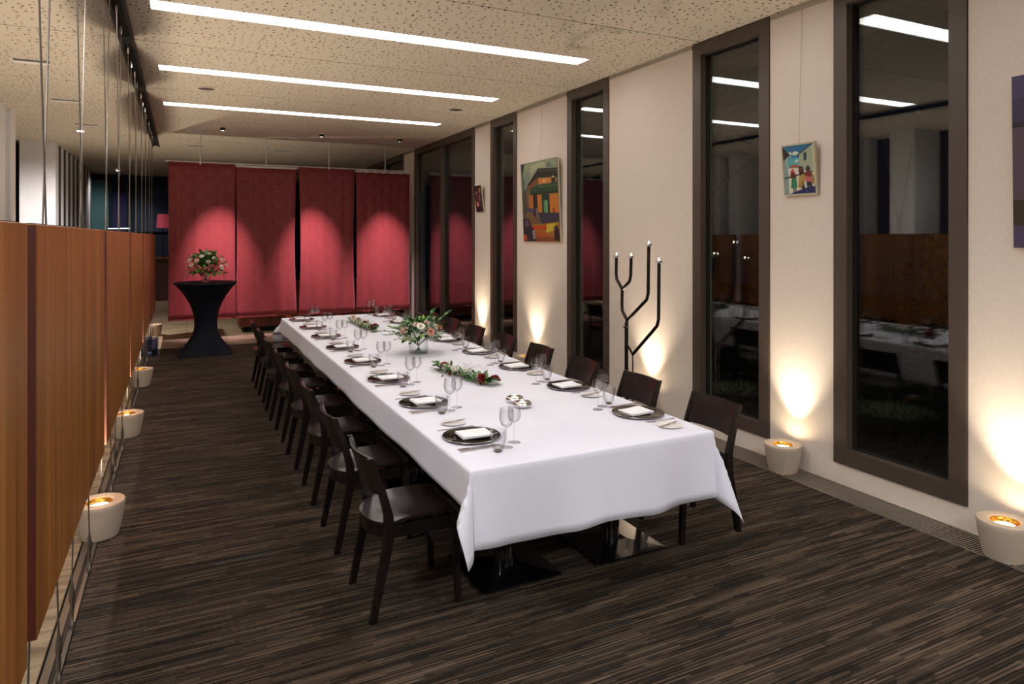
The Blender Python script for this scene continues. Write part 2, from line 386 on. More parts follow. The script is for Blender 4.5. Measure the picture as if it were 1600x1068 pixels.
MB().box(-1.72, -1.38, 21.9, 21.98, 1.0, 3.0).build('wall_panel', M['violet'], wb)
MB().box(-1.15, .2, 21.9, 21.98, 1.9, 3.15).build('wall_panel', M['bluep'], wb)
t = thing('bar_counter', 'dark wooden bar counter far away left of the red curtains', 'counter', (-.2, 21.1, 0))
MB().box(-.8, .8, -.25, .25, 0, 1.15).build('body', M['wood_dark'], t); MB().box(-.84, .84, -.29, .29, 1.15, 1.2).build('worktop', M['counter'], t)
struct(MB().box(XL-.2, XW+.3, YR-.2, YR, -.05, H).build('wall_front', M['wall']))
# outside roof edge slab above the window wall
struct(MB().box(XW+.22, XW+.5, YR, YB, H-.2, H+.3).build('wall_fascia', M['dark']))

# ================================================================ OUTSIDE
struct(MB().box(XW+.3, 20, -6, 26, -.4, -.12).build('ground', M['soil']))
b = MB()
for k in range(5200):
    x = rnd.uniform(5.3, 8.2); y = rnd.uniform(3.2, 8.0); a = rnd.uniform(0, 6.28); h = rnd.uniform(.03, .08); w = .006
    dx, dy = w*math.cos(a), w*math.sin(a); lx, ly = rnd.uniform(-.03, .03), rnd.uniform(-.03, .03)
    b.add([(x-dx, y-dy, -.12), (x+dx, y+dy, -.12), (x+lx, y+ly, -.12+h)], [(0, 1, 2)])
tag(b.build('lawn_grass', M['grass']), 'short lit lawn grass outside the large window', 'grass', kind='stuff')
def leafy(name, label, cat, x, y, z0, z1, r, n, m, trunk=True):
    t = thing(name, label, cat, (x, y, -.12))
    b = MB()
    for k in range(n):
        a = rnd.uniform(0, 6.28); q = r*math.sqrt(rnd.random()); z = rnd.uniform(z0, z1); px, py = q*math.cos(a), q*math.sin(a)
        u = Vector((rnd.gauss(0, 1), rnd.gauss(0, 1), rnd.gauss(0, 1))).normalized(); v = u.orthogonal().normalized(); s = rnd.uniform(.03, .06)
        p = Vector((px, py, z)); b.add([p-u*s, p+v*s*.5, p+u*s, p-v*s*.5], [(0, 1, 2, 3)])
    b.build('foliage', m, t)['kind'] = 'stuff'
    if trunk:
        s = MB()
        for k in range(9):
            a = k*.7+rnd.random(); s.tube([(0, 0, 0), (r*.2*math.cos(a), r*.2*math.sin(a), z1*.3), (r*.75*math.cos(a), r*.75*math.sin(a), z1*.85)], [.03, .018, .006], 5)
        s.build('branches', M['bark'], t)
    return t
leafy('garden_hedge', 'russet leaved hedge outside the large window', 'hedge', 9.0, 5.0, .1, 1.9, .9, 2600, M['hedge'])
leafy('garden_hedge', 'russet leaved hedge outside the second window from the right', 'hedge', 8.6, 7.4, .1, 1.6, .8, 2000, M['hedge'])
t = thing('bare_tree', 'bare branched tree outside in the dark behind the tall windows', 'tree', (8.2, 8.8, -.12))
def branch(b, p, d, L, r, lev):
    q = p+d*L; b.tube([p, (p+q)/2+Vector((rnd.gauss(0, .02), rnd.gauss(0, .02), 0))*L, q], [r, r*.8, r*.6], 5)
    if lev:
        for k in range(3):
            nd = (d+Vector((rnd.gauss(0, .55), rnd.gauss(0, .55), rnd.gauss(.05, .3)))).normalized(); branch(b, q, nd, L*.74, r*.55, lev-1)
b = MB(); branch(b, Vector((0, 0, 0)), Vector((0, 0, 1)), 1.5, .09, 5); b.build('trunk', M['bark'], t)
for gx, gy in ((6.9, 4.75), (6.2, 6.3)):
    gl = bpy.data.lights.new('garden_spot', 'SPOT'); gl.energy = 16; gl.color = (.95, 1, .62); gl.spot_size = 1.1; gl.spot_blend = .9; gl.shadow_soft_size = .03
    go = bpy.data.objects.new('garden_spot_light', gl); C.objects.link(go); go.location = (gx, gy, .75)

# ================================================================ HANGING SCREENS
XS = -.43; SY0, SP, SLN = .33, 2.2, 2.06
pan_names = ['nearest, cut off by the left edge of the picture', 'second from the viewer, largest whole one', 'third from the viewer', 'fourth from the viewer', 'fifth from the viewer', 'farthest, ending beside the red curtains']
for k in range(6):
    y0 = SY0+SP*k
    t = thing('wood_screen', 'hanging walnut veneer screen, '+pan_names[k], 'screen', (XS, y0, .50), 0, 'walnut screens hung in a row')
    MB().cham(-.0275, .0275, 0, SLN, 0, 1.29, .002).build('wood_board', M['wood'], t)
    MB().box(-.026, .026, -.003, -.0002, .004, 1.286).build('shaded_end_face', M['edge'], t); MB().box(-.026, .026, SLN+.0002, SLN+.003, .004, 1.286).build('shaded_end_face', M['edge'], t)  # end faces coloured darker to hold the shade of the gaps
    MB().box(-.010, .010, .04, 2.02, 1.2902, 1.294).build('top_channel', M['track'], t)
# ceiling and floor tracks
t = thing('ceiling_track', 'dark double ceiling track above the row of walnut screens', 'track', (XS, 0, H))
MB().box(-.06, -.035, .2, 14.6, -.03, -.001).build('rail', M['track'], t); MB().box(.035, .06, .2, 14.6, -.03, -.001).build('rail', M['track'], t); MB().box(-.035, .035, .2, 14.6, -.008, -.001).build('channel', M['dark'], t)
t = thing('floor_track', 'grey metal floor track anchoring the screen cables at the carpet edge', 'track', (XS, 0, 0))
MB().box(-.07, -.040, .2, 14.6, -.03, .006).build('rail', M['steel'], t); MB().box(-.020, -.002, .2, 14.6, -.03, .006).build('rail', M['steel'], t); MB().box(-.040, -.020, .2, 14.6, -.03, -.008).build('channel', M['track'], t)
cn = 0
for k in range(1, 6):
    for h in (.34, 1.32):
        yc = SY0+SP*k+h
        for s in (1, -1):
            x = XS-.004+s*.004
            lab = 'steel cable of the %s crossing pair through the %s screen, leaning %s' % (('nearer' if h < 1 else 'farther'), ['second', 'third', 'fourth', 'fifth', 'farthest'][k-1], 'away' if s < 0 else 'towards the viewer')
            t = thing('steel_cable', lab, 'cable', (x, yc, 0), 0, 'steel cables of the hanging screens')
            MB().tube([(0, s*.28, .20), (0, -s*.28, H-.03)], .0035, 6).build('wire', M['steel'], t, True)
            q = s*.28
            MB().tube([(0, q, .006), (0, q, .03), (0, q, .035), (0, q, .12), (0, q, .125), (0, q, .16), (0, q, .21)], [.012, .012, .008, .008, .012, .012, .004], 8).build('turnbuckle', M['steel'], t, True)
            g = MB().tube([(0, -s*.28, H-.03), (0, -s*.28, H-.10)], .007, 8).build('ceiling_clamp', M['chrome'], t, True)

# ================================================================ POT LAMPS
def pot_proto():
    t = thing('pot_lamp', '', 'lamp', (0, 0, 0))
    MB().lathe([(.088, 0), (.099, .004), (.113, .06), (.124, .12), (.131, .175), (.134, .196), (.131, .203), (.122, .206), (.078, .204), (.070, .199)], 40, caps=False).build('pot_body', M['pot'], t, True)
    MB().lathe([(.0705, .199), (.068, .191), (.062, .181), (.052, .175)], 32, caps=False).build('reflector', M['potin'], t, True)
    MB().lathe([(.052, .1755), (.03, .182), (0, .184)], 24, caps=False).build('bulb', M['lamp'], t, True)
    MB().lathe([(.084, .001), (0, .001)], 24, caps=False).build('base', M['pot'], t)
    return t
potr = [(4.045, 2.13, 'by the window wall, cut off by the right edge of the picture'), (4.05, 3.65, 'between the two nearest whole windows'), (4.05, 5.40, 'behind the iron candelabra on the window side'), (4.05, 7.82, 'below the large street painting'), (4.05, 9.60, 'below the small dark painting')]
potl = [(XS, 4.62, 'under the walnut screens, nearest the viewer'), (XS, 6.83, 'under the walnut screens, second from the viewer'), (XS, 9.05, 'under the walnut screens, third from the viewer'), (XS+.0, 13.50, 'on the stone floor under the farthest walnut screen')]
proto = None
def spot(name, loc, aim, e, size, blend, soft=.03, col=WARM):
    d = bpy.data.lights.new(name, 'SPOT'); d.energy = e; d.spot_size = size; d.spot_blend = blend; d.shadow_soft_size = soft; d.color = col
    o = bpy.data.objects.new(name, d); C.objects.link(o); o.location = loc
    o.rotation_euler = (Vector(aim)-Vector(loc)).to_track_quat('-Z', 'Y').to_euler(); return o
for i, (x, y, d) in enumerate(potr+potl):
    lab = 'cream uplight pot '+d
    if proto is None: proto = pot_proto(); proto.location = (x, y, 0); proto['label'] = lab; proto['group'] = 'cream uplight pots'
    else: dup(proto, (x, y, 0), 0, lab, 'cream uplight pots')
    if i < len(potr):
        spot('pot_uplight', (x, y, .208), (x+.03, y, 1.2), POT_W, math.radians(78), 1.0, .022)
    else:
        spot('pot_uplight', (x, y, .208), (x, y+.01, 3), POT_L, math.radians(136), .7, .014)
# bluish glass pot between the third and last
t = thing('glass_lantern', 'bluish smoked glass cylinder standing under the far walnut screens', 'lantern', (XS, 11.30, 0), 0)
MB().lathe([(.10, .002), (.12, .01), (.13, .26), (.122, .26), (.113, .014), (0, .012)], 28, caps=False).build('glass_body', M['smoked'], t, True)
MB().lathe([(.04, .013), (.04, .05), (0, .052)], 16, caps=False).build('candle', M['wax'], t, True)

# ================================================================ TABLES AND CLOTH
TX0, TX1, TY0, TY1, TZ = 1.12, 2.46, 2.68, 8.71, .75
rows = ['nearest', 'second', 'third', 'fourth']
def table_proto():
    t = thing('dining_table', '', 'table')
    MB().cham(-.33, .33, -.75, .75, .712, .7465, .004).build('tabletop', M['chair'], t)
    b = MB(); s, zb = .225, .012; ox, oy = .082, -.205
    b.prism([[(-s, -s, zb), (s, -s, zb), (s, s, zb), (-s, s, zb)], [(-s, -s, zb+.008), (s, -s, zb+.008), (s, s, zb+.008), (-s, s, zb+.008)], [(-.07, -.07, .038), (.07, -.07, .038), (.07, .07, .038), (-.07, .07, .038)]])
    b.v = [(q[0]+ox, q[1]+oy, q[2]) for q in b.v]; b.build('base_plate', M['blackgloss'], t)
    for sx in (1, -1):
        for sy in (1, -1): MB().lathe([(.012, 0), (.014, .002), (.014, .010), (.008, .0125)], 10, (ox+sx*.21, oy+sy*.21)).build('foot', M['chrome'], t)
    b = MB(); pts = []
    for k in range(48):
        a = 2*PI*k/48; r = .052+(.004 if k % 4 < 2 else 0); pts.append((ox+r*math.cos(a), oy+r*math.sin(a)))
    b.prism([[(p[0], p[1], .037) for p in pts], [(p[0], p[1], .70) for p in pts]]); b.build('column', M['blackgloss'], t)
    MB().box(ox-.18, ox+.18, oy-.2, oy+.2, .70, .7118).build('top_plate', M['blackgloss'], t)
    return t
tp = None
for r in range(4):
    for c, x in enumerate((1.455, 2.125)):
        lab = 'black pedestal table under the white cloth, %s from the near end, %s side' % (['first','second','third','fourth'][r], 'screen' if c == 0 else 'window')
        loc = (x, 3.44+1.503*r, 0)
        if tp is None: tp = table_proto(); tp.location = loc; tp['label'] = lab; tp['group'] = 'pedestal tables under the cloth'
        else: dup(tp, loc, 0, lab, 'pedestal tables under the cloth')
# shift bases so that the near base edge sits where it is seen: handled by table offset above (bases are under the near third)

OL, ORR, OF, OB = .18, .345, .35, .29
def drop(e, R=.012):
    """overhang length e -> (outward, downward)"""
    if e <= 0: return 0, 0
    if e < R*PI/2: a = e/R; return R*math.sin(a), R*(1-math.cos(a))
    return R, R+(e-R*PI/2)
def cloth_pt(u, v):
    # u: X in cloth space, v: Y in cloth space, both measured along the cloth
    a = (TX0-u) if u < TX0 else (u-TX1 if u > TX1 else 0); sx = -1 if u < TX0 else 1
    b = (TY0-v) if v < TY0 else (v-TY1 if v > TY1 else 0); sy = -1 if v < TY0 else 1
    cx = min(max(u, TX0), TX1); cy = min(max(v, TY0), TY1)
    e = math.hypot(a, b)
    if e == 0: return (u, v, TZ)
    ph = math.atan2(b, a)
    o, d = drop(e)
    fl = .05+(.50 if sx < 0 else .26)*math.sin(2*ph)**2*min(1, e/.15)
    dd = d*math.sqrt(max(0, 1-fl*fl)); oo = o+d*fl
    x = cx+sx*math.cos(ph)*oo; y = cy+sy*math.sin(ph)*oo
    if a == 0:
        w = math.sin(cx*7.5+.6)*.020+math.sin(cx*15+2)*.010+math.sin(cx*27+1)*.004; y += sy*w*(d/.35)**1.2
        dd += (.012*math.sin(cx*9+1.2))*(d/.35)
    if b == 0:
        w = math.sin(cy*3.1+.3)*.006+math.sin(cy*8.3)*.004; x += sx*(w+.004)*min(1, d/.2)
    return (x, y, TZ-dd)
def axis(a0, e0, e1, a1, n):
    s = [a0+(e0-a0)*k/9 for k in range(9)]+[e0-.014, e0-.008, e0-.003]+[e0+(e1-e0)*k/n for k in range(n+1)]+[e1+.003, e1+.008, e1+.014]+[e1+(a1-e1)*k/9 for k in range(1, 10)]
    return sorted(set(round(q, 5) for q in s))
us = axis(TX0-OL, TX0, TX1, TX1+ORR, 34); vs_ = axis(TY0-OF, TY0, TY1, TY1+OB, 120)
cl = MB().grid([[cloth_pt(u, v) for u in us] for v in vs_]).build('tablecloth', M['cloth'], None, True)
md = cl.modifiers.new('thick', 'SOLIDIFY'); md.thickness = .0016; md.offset = -1
tag(cl, 'long white linen tablecloth hanging over the joined banquet tables', 'tablecloth')

# ================================================================ CHAIRS
def chair_proto():
    t = thing('dining_chair', '', 'chair')
    # seat: saddle board with bowed rear edge
    rows_t, rows_b = [], []; N = 12
    for j in range(N+1):
        fy = -1+2*j/N; y = fy*.186; xr = -.118-.085*(1-abs(fy)**2.4)
        rt = []
        for i in range(11):
            k = i/10; x = xr+(.205-xr)*k
            z = .452-.017*(1-fy*fy)*math.sin(PI*min(1, k*1.05+.02))-.020*max(0, 1-k*2.4)**2*1.0 - .006*max(0, (k-.88)/.12)
            rt.append((x, y, z))
        rows_t.append(rt); rows_b.append([(p[0], p[1], p[2]-.014) for p in rt])
    b = MB().grid(rows_t).grid(rows_b); n = 11; off = n*(N+1)
    bd = [(0, i) for i in range(n)]+[(j, n-1) for j in range(1, N+1)]+[(N, i) for i in range(n-2, -1, -1)]+[(j, 0) for j in range(N-1, 0, -1)]
    ids = [j*n+i for j, i in bd]
    for q in range(len(ids)):
        a, c = ids[q], ids[(q+1) % len(ids)]; b.f.append((a, c, c+off, a+off)); b.m.append(0)
    b.build('seat', M['chair_seat'], t, True)
    # apron: front, side rails, bowed rear rail
    b = MB(); path = []
    for j in range(13):
        fy = -1+2*j/12; path.append((-.115-.08*(1-abs(fy)**2.4), fy*.176))
    path = path+[(.185, .176), (.185, -.176)]
    L = len(path); inner = []
    for (x, y) in path: inner.append((x*.93+.004, y*.91))
    z0, z1 = .358, .418
    secs = []
    for k in range(L+1):
        (x, y), (p, q) = path[k % L], inner[k % L]
        secs.append([(x, y, z0), (p, q, z0), (p, q, z1), (x, y, z1)])
    b.prism(secs); b.build('seat_frame', M['chair'], t)
    def sweep(pts, y, wy):
        secs = []
        for (x, z, w) in pts: secs.append([(x-w/2, y-wy/2, z), (x+w/2, y-wy/2, z), (x+w/2, y+wy/2, z), (x-w/2, y+wy/2, z)])
        return MB().prism(secs)
    for s in (1, -1):
        y = s*.200
        sweep([(-.200, 0, .030), (-.170, .15, .036), (-.135, .32, .044), (-.124, .40, .046), (-.128, .48, .042), (-.160, .60, .034), (-.212, .75, .024)], y, .026).build('leg', M['chair'], t)
        sweep([(.218, 0, .026), (.200, .36, .036), (.197, .43, .036)], y*.965, .026).build('leg', M['chair'], t)
    # backrest: bowed board between posts
    fr, bk = [], []
    for j in range(13):
        fy = -1+2*j/12; y = fy*.186; bow = -.032*(1-fy*fy)
        rf = []; rb = []
        for i in range(5):
            k = i/4; z = .565+.183*k; x = -.150-.057*((z-.565)/.183)**1.1+bow
            rf.append((x+.007, y, z)); rb.append((x-.007, y, z))
        fr.append(rf); bk.append(rb)
    b = MB().grid(fr).grid(bk); n = 5; off = 13*5; N = 12
    bd = [(0, i) for i in range(n)]+[(j, n-1) for j in range(1, N+1)]+[(N, i) for i in range(n-2, -1, -1)]+[(j, 0) for j in range(N-1, 0, -1)]
    ids = [j*n+i for j, i in bd]
    for q in range(len(ids)):
        a, c = ids[q], ids[(q+1) % len(ids)]; b.f.append((a, c, c+off, a+off)); b.m.append(0)
    bo = b.build('backrest', M['chair_seat'], t, True)
    b = MB()
    for s in (1, -1):
        b.tube([(-.222, s*.172, .735), (-.2155, s*.172, .735)], .005, 8)
    b.build('screw_cap', M['rim'], bo)
    return t
ordw = ['first', 'second', 'third', 'fourth', 'fifth', 'sixth', 'seventh', 'eighth']
cp = None
for side in (0, 1):
    for k in range(8):
        yc = 3.222+.755*k
        rz = (0 if side == 0 else PI)+rnd.uniform(-.015, .015); x = (.972 if side == 0 else 2.785)+rnd.uniform(-.006, .006)
        lab = 'dark stained wooden dining chair, %s from near end, %s side of table' % (ordw[k], 'screen' if side == 0 else 'window')
        g = 'dark dining chairs on the %s side' % ('screen' if side == 0 else 'window')
        if cp is None: cp = chair_proto(); cp.location = (x, yc, 0); cp.rotation_euler = (0, 0, rz); cp['label'] = lab; cp['group'] = g
        else: dup(cp, (x, yc, 0), rz, lab, g)

# ================================================================ PLACE SETTINGS (local frame: diner faces +X, plate centre at origin)
def charger():
    t = thing('charger_plate', '', 'plate')
    MB().lathe([(.10, .002), (.143, .009), (.145, .012), (.141, .013), (.132, .0105), (.100, .0055), (.095, .004), (0, .004)], 48, caps=False).build('plate_well', M['charger'], t, True)
    MB().lathe([(0, .001), (.10, .001), (.1445, .0085), (.1465, .0115), (.1445, .0128)], 48, caps=False).build('rim', M['rim'], t, True)
    return t
def napkin():
    t = thing('folded_napkin', '', 'napkin')
    for k, (dx, dy, z0) in enumerate([(0, 0, .0), (.002, -.002, .0062)]):
        rt = []; rb = []
        for j in range(9):
            y = -.062+.124*j/8+dy; rr = []; r2 = []
            for i in range(7):
                x = -.079+.158*i/6+dx; z = z0+.0055+.0018*math.sin(i*.9+k)*math.cos(j*.6)
                if i in (0, 6) or j in (0, 8): z -= .0016
                rr.append((x, y, z)); r2.append((x, y, z0))
            rt.append(rr); rb.append(r2)
        b = MB().grid(rt).grid(rb); n = 7; off = 63
        bd = [(0, i) for i in range(n)]+[(j, n-1) for j in range(1, 9)]+[(8, i) for i in range(n-2, -1, -1)]+[(j, 0) for j in range(7, 0, -1)]
        ids = [j*n+i for j, i in bd]
        for q in range(len(ids)):
            a, c = ids[q], ids[(q+1) % len(ids)]; b.f.append((a, c, c+off, a+off)); b.m.append(0)
        b.build('fold', M['napkin'], t, True)
    return t
def bread_plate():
    t = thing('bread_plate', '', 'plate')
    MB().lathe([(.035, .0005), (.038, .0005), (.040, .002), (.066, .0065), (.068, .008), (.065, .0083), (.040, .0045), (0, .004)], 36, caps=False).build('plate_dish', M['china'], t, True)
    MB().lathe([(.030, 0), (.038, 0), (.038, .003), (.030, .003)], 24, caps=False).build('foot_ring', M['china'], t, True)
    return t
def fork():
    t = thing('dinner_fork', '', 'fork')
    MB().prism([[(-.10, -.0045, .001), (-.10, .0045, .001), (-.10, .0045, .0035), (-.10, -.0045, .0035)], [(-.02, -.0028, .002), (-.02, .0028, .002), (-.02, .0028, .0045), (-.02, -.0028, .0045)], [(.035, -.003, .004), (.035, .003, .004), (.035, .003, .0065), (.035, -.003, .0065)]]).build('handle', M['cutlery'], t)
    b = MB().prism([[(.035, -.004, .004), (.035, .004, .004), (.035, .004, .006), (.035, -.004, .006)], [(.055, -.011, .001), (.055, .011, .001), (.055, .011, .003), (.055, -.011, .003)]])
    for y in (-.0095, -.0035, .0025, .0085): b.prism([[(.055, y, .001), (.055, y+.002, .001), (.055, y+.002, .003), (.055, y, .003)], [(.10, y, .005), (.10, y+.0015, .005), (.10, y+.0015, .0065), (.10, y, .0065)]])
    b.build('tines', M['cutlery'], t)
    return t
def knife(nm='table_knife', L=.11):
    t = thing(nm, '', 'knife')
    MB().prism([[(-L, -.005, .0005), (-L, .005, .0005), (-L, .005, .006), (-L, -.005, .006)], [(-.01, -.0035, .001), (-.01, .0035, .001), (-.01, .0035, .005), (-.01, -.0035, .005)]]).build('handle', M['cutlery'], t)
    MB().prism([[(-.01, -.004, .001), (-.01, .007, .002), (-.01, .007, .003), (-.01, -.004, .004)], [(L*.7, -.004, .001), (L*.7, .009, .002), (L*.7, .009, .003), (L*.7, -.004, .004)], [(L, -.003, .001), (L, .001, .002), (L, .001, .003), (L, -.003, .003)]]).build('blade', M['cutlery'], t)
    return t
def wine(nm, H_, rb, bh, label=''):
    t = thing(nm, '', 'glass'); s0 = H_-bh
    MB().lathe([(0, .0005), (.030, .0005), (.031, .0015), (.026, .0028), (.006, .0055), (.004, .010)], 28, caps=False).build('foot', M['glass'], t, True)
    MB().tube([(0, 0, .008), (0, 0, s0*.5), (0, 0, s0+.001)], [.0040, .0032, .0042], 10).build('stem', M['glass'], t, True)
    pr = [(.003, 0), (.012, .004), (.024, .016), (.033, .036), (1.0*rb*1000, .055)]
    prof = [(.003, 0), (.35*rb, .06*bh), (.72*rb, .17*bh), (.95*rb, .36*bh), (rb, .52*bh), (.95*rb, .75*bh), (.84*rb, bh)]
    inn = [(r-.0009, h+.0012) for r, h in prof[::-1]]; inn[0] = (prof[-1][0]-.0009, bh)
    MB().lathe(prof+inn, 28, z=s0, caps=False).build('bowl', M['glass'], t, True)
    return t
def tumbler():
    t = thing('water_tumbler', '', 'glass')
    MB().lathe([(.024, .009), (.030, .025), (.035, .05), (.0375, .075), (.038, .100), (.0368, .100), (.0362, .075), (.0337, .05), (.0287, .026), (.022, .012)], 28, caps=False).build('glass_wall', M['glass'], t, True)
    MB().lathe([(0, .0005), (.022, .0005), (.0245, .003), (.0238, .0115), (0, .0125)], 28, caps=False).build('base', M['glass2'], t, True)
    MB().lathe([(0, .003), (.016, .003), (.017, .007), (0, .0075)], 20, caps=False).build('base_tint', M['amber'], t, True)
    return t
P = dict(charger=charger(), napkin=napkin(), bread=bread_plate(), fork=fork(), k1=knife(), k2=knife(), bk=knife('butter_knife', .075), w1=wine('wine_glass', .188, .036, .095), w2=wine('wine_glass', .176, .0335, .080), tum=tumbler())
first = {k: True for k in P}
ZT = TZ+.0012
def put(key, x, y, z, rz, label, group):
    if first[key]:
        o = P[key]; first[key] = False; o.location = (x, y, z); o.rotation_euler = (0, 0, rz); o['label'] = label; o['group'] = group
        return o
    return dup(P[key], (x, y, z), rz, label, group)
for side in (0, 1):
    sd = 'screen' if side == 0 else 'window'
    for k in range(8):
        px = 1.305 if side == 0 else 2.318; py = 3.115+.757*k
        A = 0 if side == 0 else PI
        def L(dx, dy):
            dx += rnd.uniform(-.004, .004); dy += rnd.uniform(-.004, .004)
            return (px+dx, py+dy) if side == 0 else (px-dx, py-dy)
        w = '%s place from near end, %s side' % (ordw[k], sd)
        r = lambda s=.04: A+rnd.uniform(-s, s)
        x, y = L(0, 0); put('charger', x, y, ZT, r(), 'smoked black charger plate, '+w, 'black charger plates')
        put('napkin', x+(.012 if side == 0 else -.012), y, ZT+.0115, r(.12), 'folded white napkin on the charger, '+w, 'folded white napkins')
        x, y = L(0, .275); put('bread', x, y, ZT, r(), 'small white bread plate, '+w, 'white bread plates')
        put('bk', x+(.01 if side == 0 else -.01), y, ZT+.0085, A+.25+rnd.uniform(-.05, .05), 'butter knife lying on the bread plate, '+w, 'butter knives')
        x, y = L(-.02, .172); put('fork', x, y, ZT, A+.0+rnd.uniform(-.05, .05), 'steel dinner fork, '+w, 'dinner forks')
        x, y = L(-.03, -.168); put('k1', x, y, ZT, r(.03), 'inner steel table knife, '+w, 'inner table knives')
        x, y = L(-.03, -.195); put('k2', x, y, ZT, r(.03), 'outer steel table knife, '+w, 'outer table knives')
        x, y = L(-.0, -.262); put('tum', x+(0.02 if side == 0 else -.02), y+(-.0 if side == 0 else 0), ZT, r(), 'clear stemless water tumbler, '+w, 'water tumblers')
        x, y = L(.085, -.225); put('w1', x, y, ZT, r(), 'taller wine glass beside the tumbler, '+w, 'taller wine glasses')
        x, y = L(.150, -.175); put('w2', x, y, ZT, r(), 'shorter wine glass behind it, '+w, 'shorter wine glasses')

# ================================================================ FLOWERS
def leaf_into(b, p, d, L, W, up=Vector((0, 0, 1)), curl=.15):
    d = d.normalized(); s = d.cross(up)
    if s.length < .05: s = d.orthogonal()
    s.normalize(); n = s.cross(d).normalized()
    c = [p, p+d*L*.3-n*curl*L*.1, p+d*L*.7-n*curl*L*.4, p+d*L-n*curl*L]
    l = [p+d*L*.3+s*W*.5+n*W*.12, p+d*L*.7+s*W*.38-n*curl*L*.3]; r = [p+d*L*.3-s*W*.5+n*W*.12, p+d*L*.7-s*W*.38-n*curl*L*.3]
    b.add(c+l+r, [(0, 1, 4), (1, 2, 5, 4), (2, 3, 5), (0, 6, 1), (1, 6, 7, 2), (2, 7, 3)])
def rose(name, p, d, R, m, parent, lab=None):
    b = MB(); d = d.normalized(); u = d.orthogonal().normalized(); v = d.cross(u)
    for ring, (n, rr, h, tilt) in enumerate([(3, .28, .85, -.1), (4, .55, .72, .15), (5, .85, .5, .45), (6, 1.05, .22, .8)]):
        for k in range(n):
            a = 2*PI*(k+ring*.4)/n
            rows = []
            for j in range(4):
                t = j/3; rad = R*(rr*.35+rr*.65*t**.8+tilt*.25*t*t); zz = R*(h+.25)*math.sin(t*PI/2*.95)-R*.15*tilt*t*t
                rows.append([p+(u*math.cos(a+q*1.1*(PI/n)*(1.25 if 0 < t < 1 else .8))+v*math.sin(a+q*1.1*(PI/n)*(1.25 if 0 < t < 1 else .8)))*rad+d*(zz-R*.4-abs(q)*R*.08*t) for q in (-1, -.4, .4, 1)])
            b.grid(rows)
    b.lathe([(0, 0)], 3) if False else None
    o = b.build(name, m, parent, True)
    if lab: o['label'] = lab
    return o
def blobs(b, centre, n, spread, s):
    for k in range(n):
        p = Vector(centre)+Vector((rnd.gauss(0, spread[0]), rnd.gauss(0, spread[1]), rnd.gauss(0, spread[2]))); p.z = max(p.z, s*1.5)
        r = s*rnd.uniform(.6, 1.2)
        b.add([p+Vector(q)*r for q in ((1, 0, 0), (-1, 0, 0), (0, 1, 0), (0, -1, 0), (0, 0, 1), (0, 0, -1))], [(0, 2, 4), (2, 1, 4), (1, 3, 4), (3, 0, 4), (2, 0, 5), (1, 2, 5), (3, 1, 5), (0, 3, 5)])
def garland(name, label, x0, y0, x1, y1, heads, far=False):
    t = thing(name, label, 'garland', ((x0+x1)/2, (y0+y1)/2, ZT)); D = Vector((x1-x0, y1-y0, 0)); L = D.length; D.normalize(); S = Vector((-D.y, D.x, 0))
    st = MB()
    for q in (-.02, .0, .02):
        st.tube([D*(L*(k/8-.5))+S*(q+rnd.gauss(0, .012))+Vector((0, 0, .012+rnd.random()*.02)) for k in range(9)], .003, 5)
    st.build('stems', M['twig'], t)
    for nm, m, n, W, Ls in (('leaves', M['leafd'], 90, .022, .05), ('leaves', M['leaf'], 70, .024, .055), ('leaves', M['leafg'], 30, .02, .04)):
        b = MB()
        for k in range(n):
            s = rnd.uniform(-.5, .5); s = s*L*.96; p = D*s+S*rnd.gauss(0, .028)+Vector((0, 0, rnd.uniform(.006, .045)))
            d = S*rnd.gauss(0, 1)+D*rnd.gauss(0, .8)+Vector((0, 0, abs(rnd.gauss(.35, .35))))
            leaf_into(b, p, d, Ls*rnd.uniform(.7, 1.3), W*rnd.uniform(.8, 1.3))
        for s_ in (-.5, .5):
            for k in range(5): leaf_into(b, D*L*s_*.94+Vector((0, 0, .03)), D*s_*2+S*rnd.gauss(0, .6)+Vector((0, 0, rnd.uniform(.0, .8))), .085, .036)
        b.build(nm, m, t)['kind'] = 'stuff'
    g = MB(); 
    for k in range(7): blobs(g, D*(L*rnd.uniform(-.42, .2))+S*rnd.gauss(0, .02)+Vector((0, 0, .045)), 42, (.022, .034, .014), .005)
    g.build('baby_breath', M['gyp'], t)['kind'] = 'stuff'
    w = MB()
    for k in range(26):
        c = D*(L*rnd.uniform(-.2, .42))+S*(.05+rnd.gauss(0, .02)); c.z = .03+rnd.random()*.05; r = rnd.uniform(.012, .028); a0 = rnd.uniform(0, 6.28); u = Vector((math.cos(a0), math.sin(a0), 0))
        pts = [c+(u*math.cos(a)+Vector((0, 0, 1))*math.sin(a))*r for a in [q*.55 for q in range(10)]]
        for p_ in pts: p_.z = max(p_.z, .003)
        w.tube(pts, .0006, 4)
    w.build('wire_curls', M['wire'], t)
    for i, (s, q, z, R, mk, lb) in enumerate(heads): rose('rose', D*L*s+S*q+Vector((0, 0, z)), Vector((rnd.gauss(0, .5), -.5+rnd.gauss(0, .3), 1)), R, M[mk], t, lb)
    bb = MB()
    for k in range(5): blobs(bb, D*L*rnd.uniform(-.4, .45)+S*rnd.gauss(0, .03)+Vector((0, 0, .02)), 7, (.010, .010, .006), .006)
    bb.build('berries', M['rust'], t)['kind'] = 'stuff'
    return t
garland('flower_garland', 'low garland of green leaves, baby breath and crimson roses, nearer one', 1.735, 4.80, 1.865, 4.14, [(.42, -.02, .045, .036, 'redf', None), (.47, .06, .04, .032, 'redf', None), (-.36, 0, .055, .028, 'redf', None), (-.12, -.06, .02, .018, 'redf', None), (.44, -.05, .015, .016, 'redf', None)])
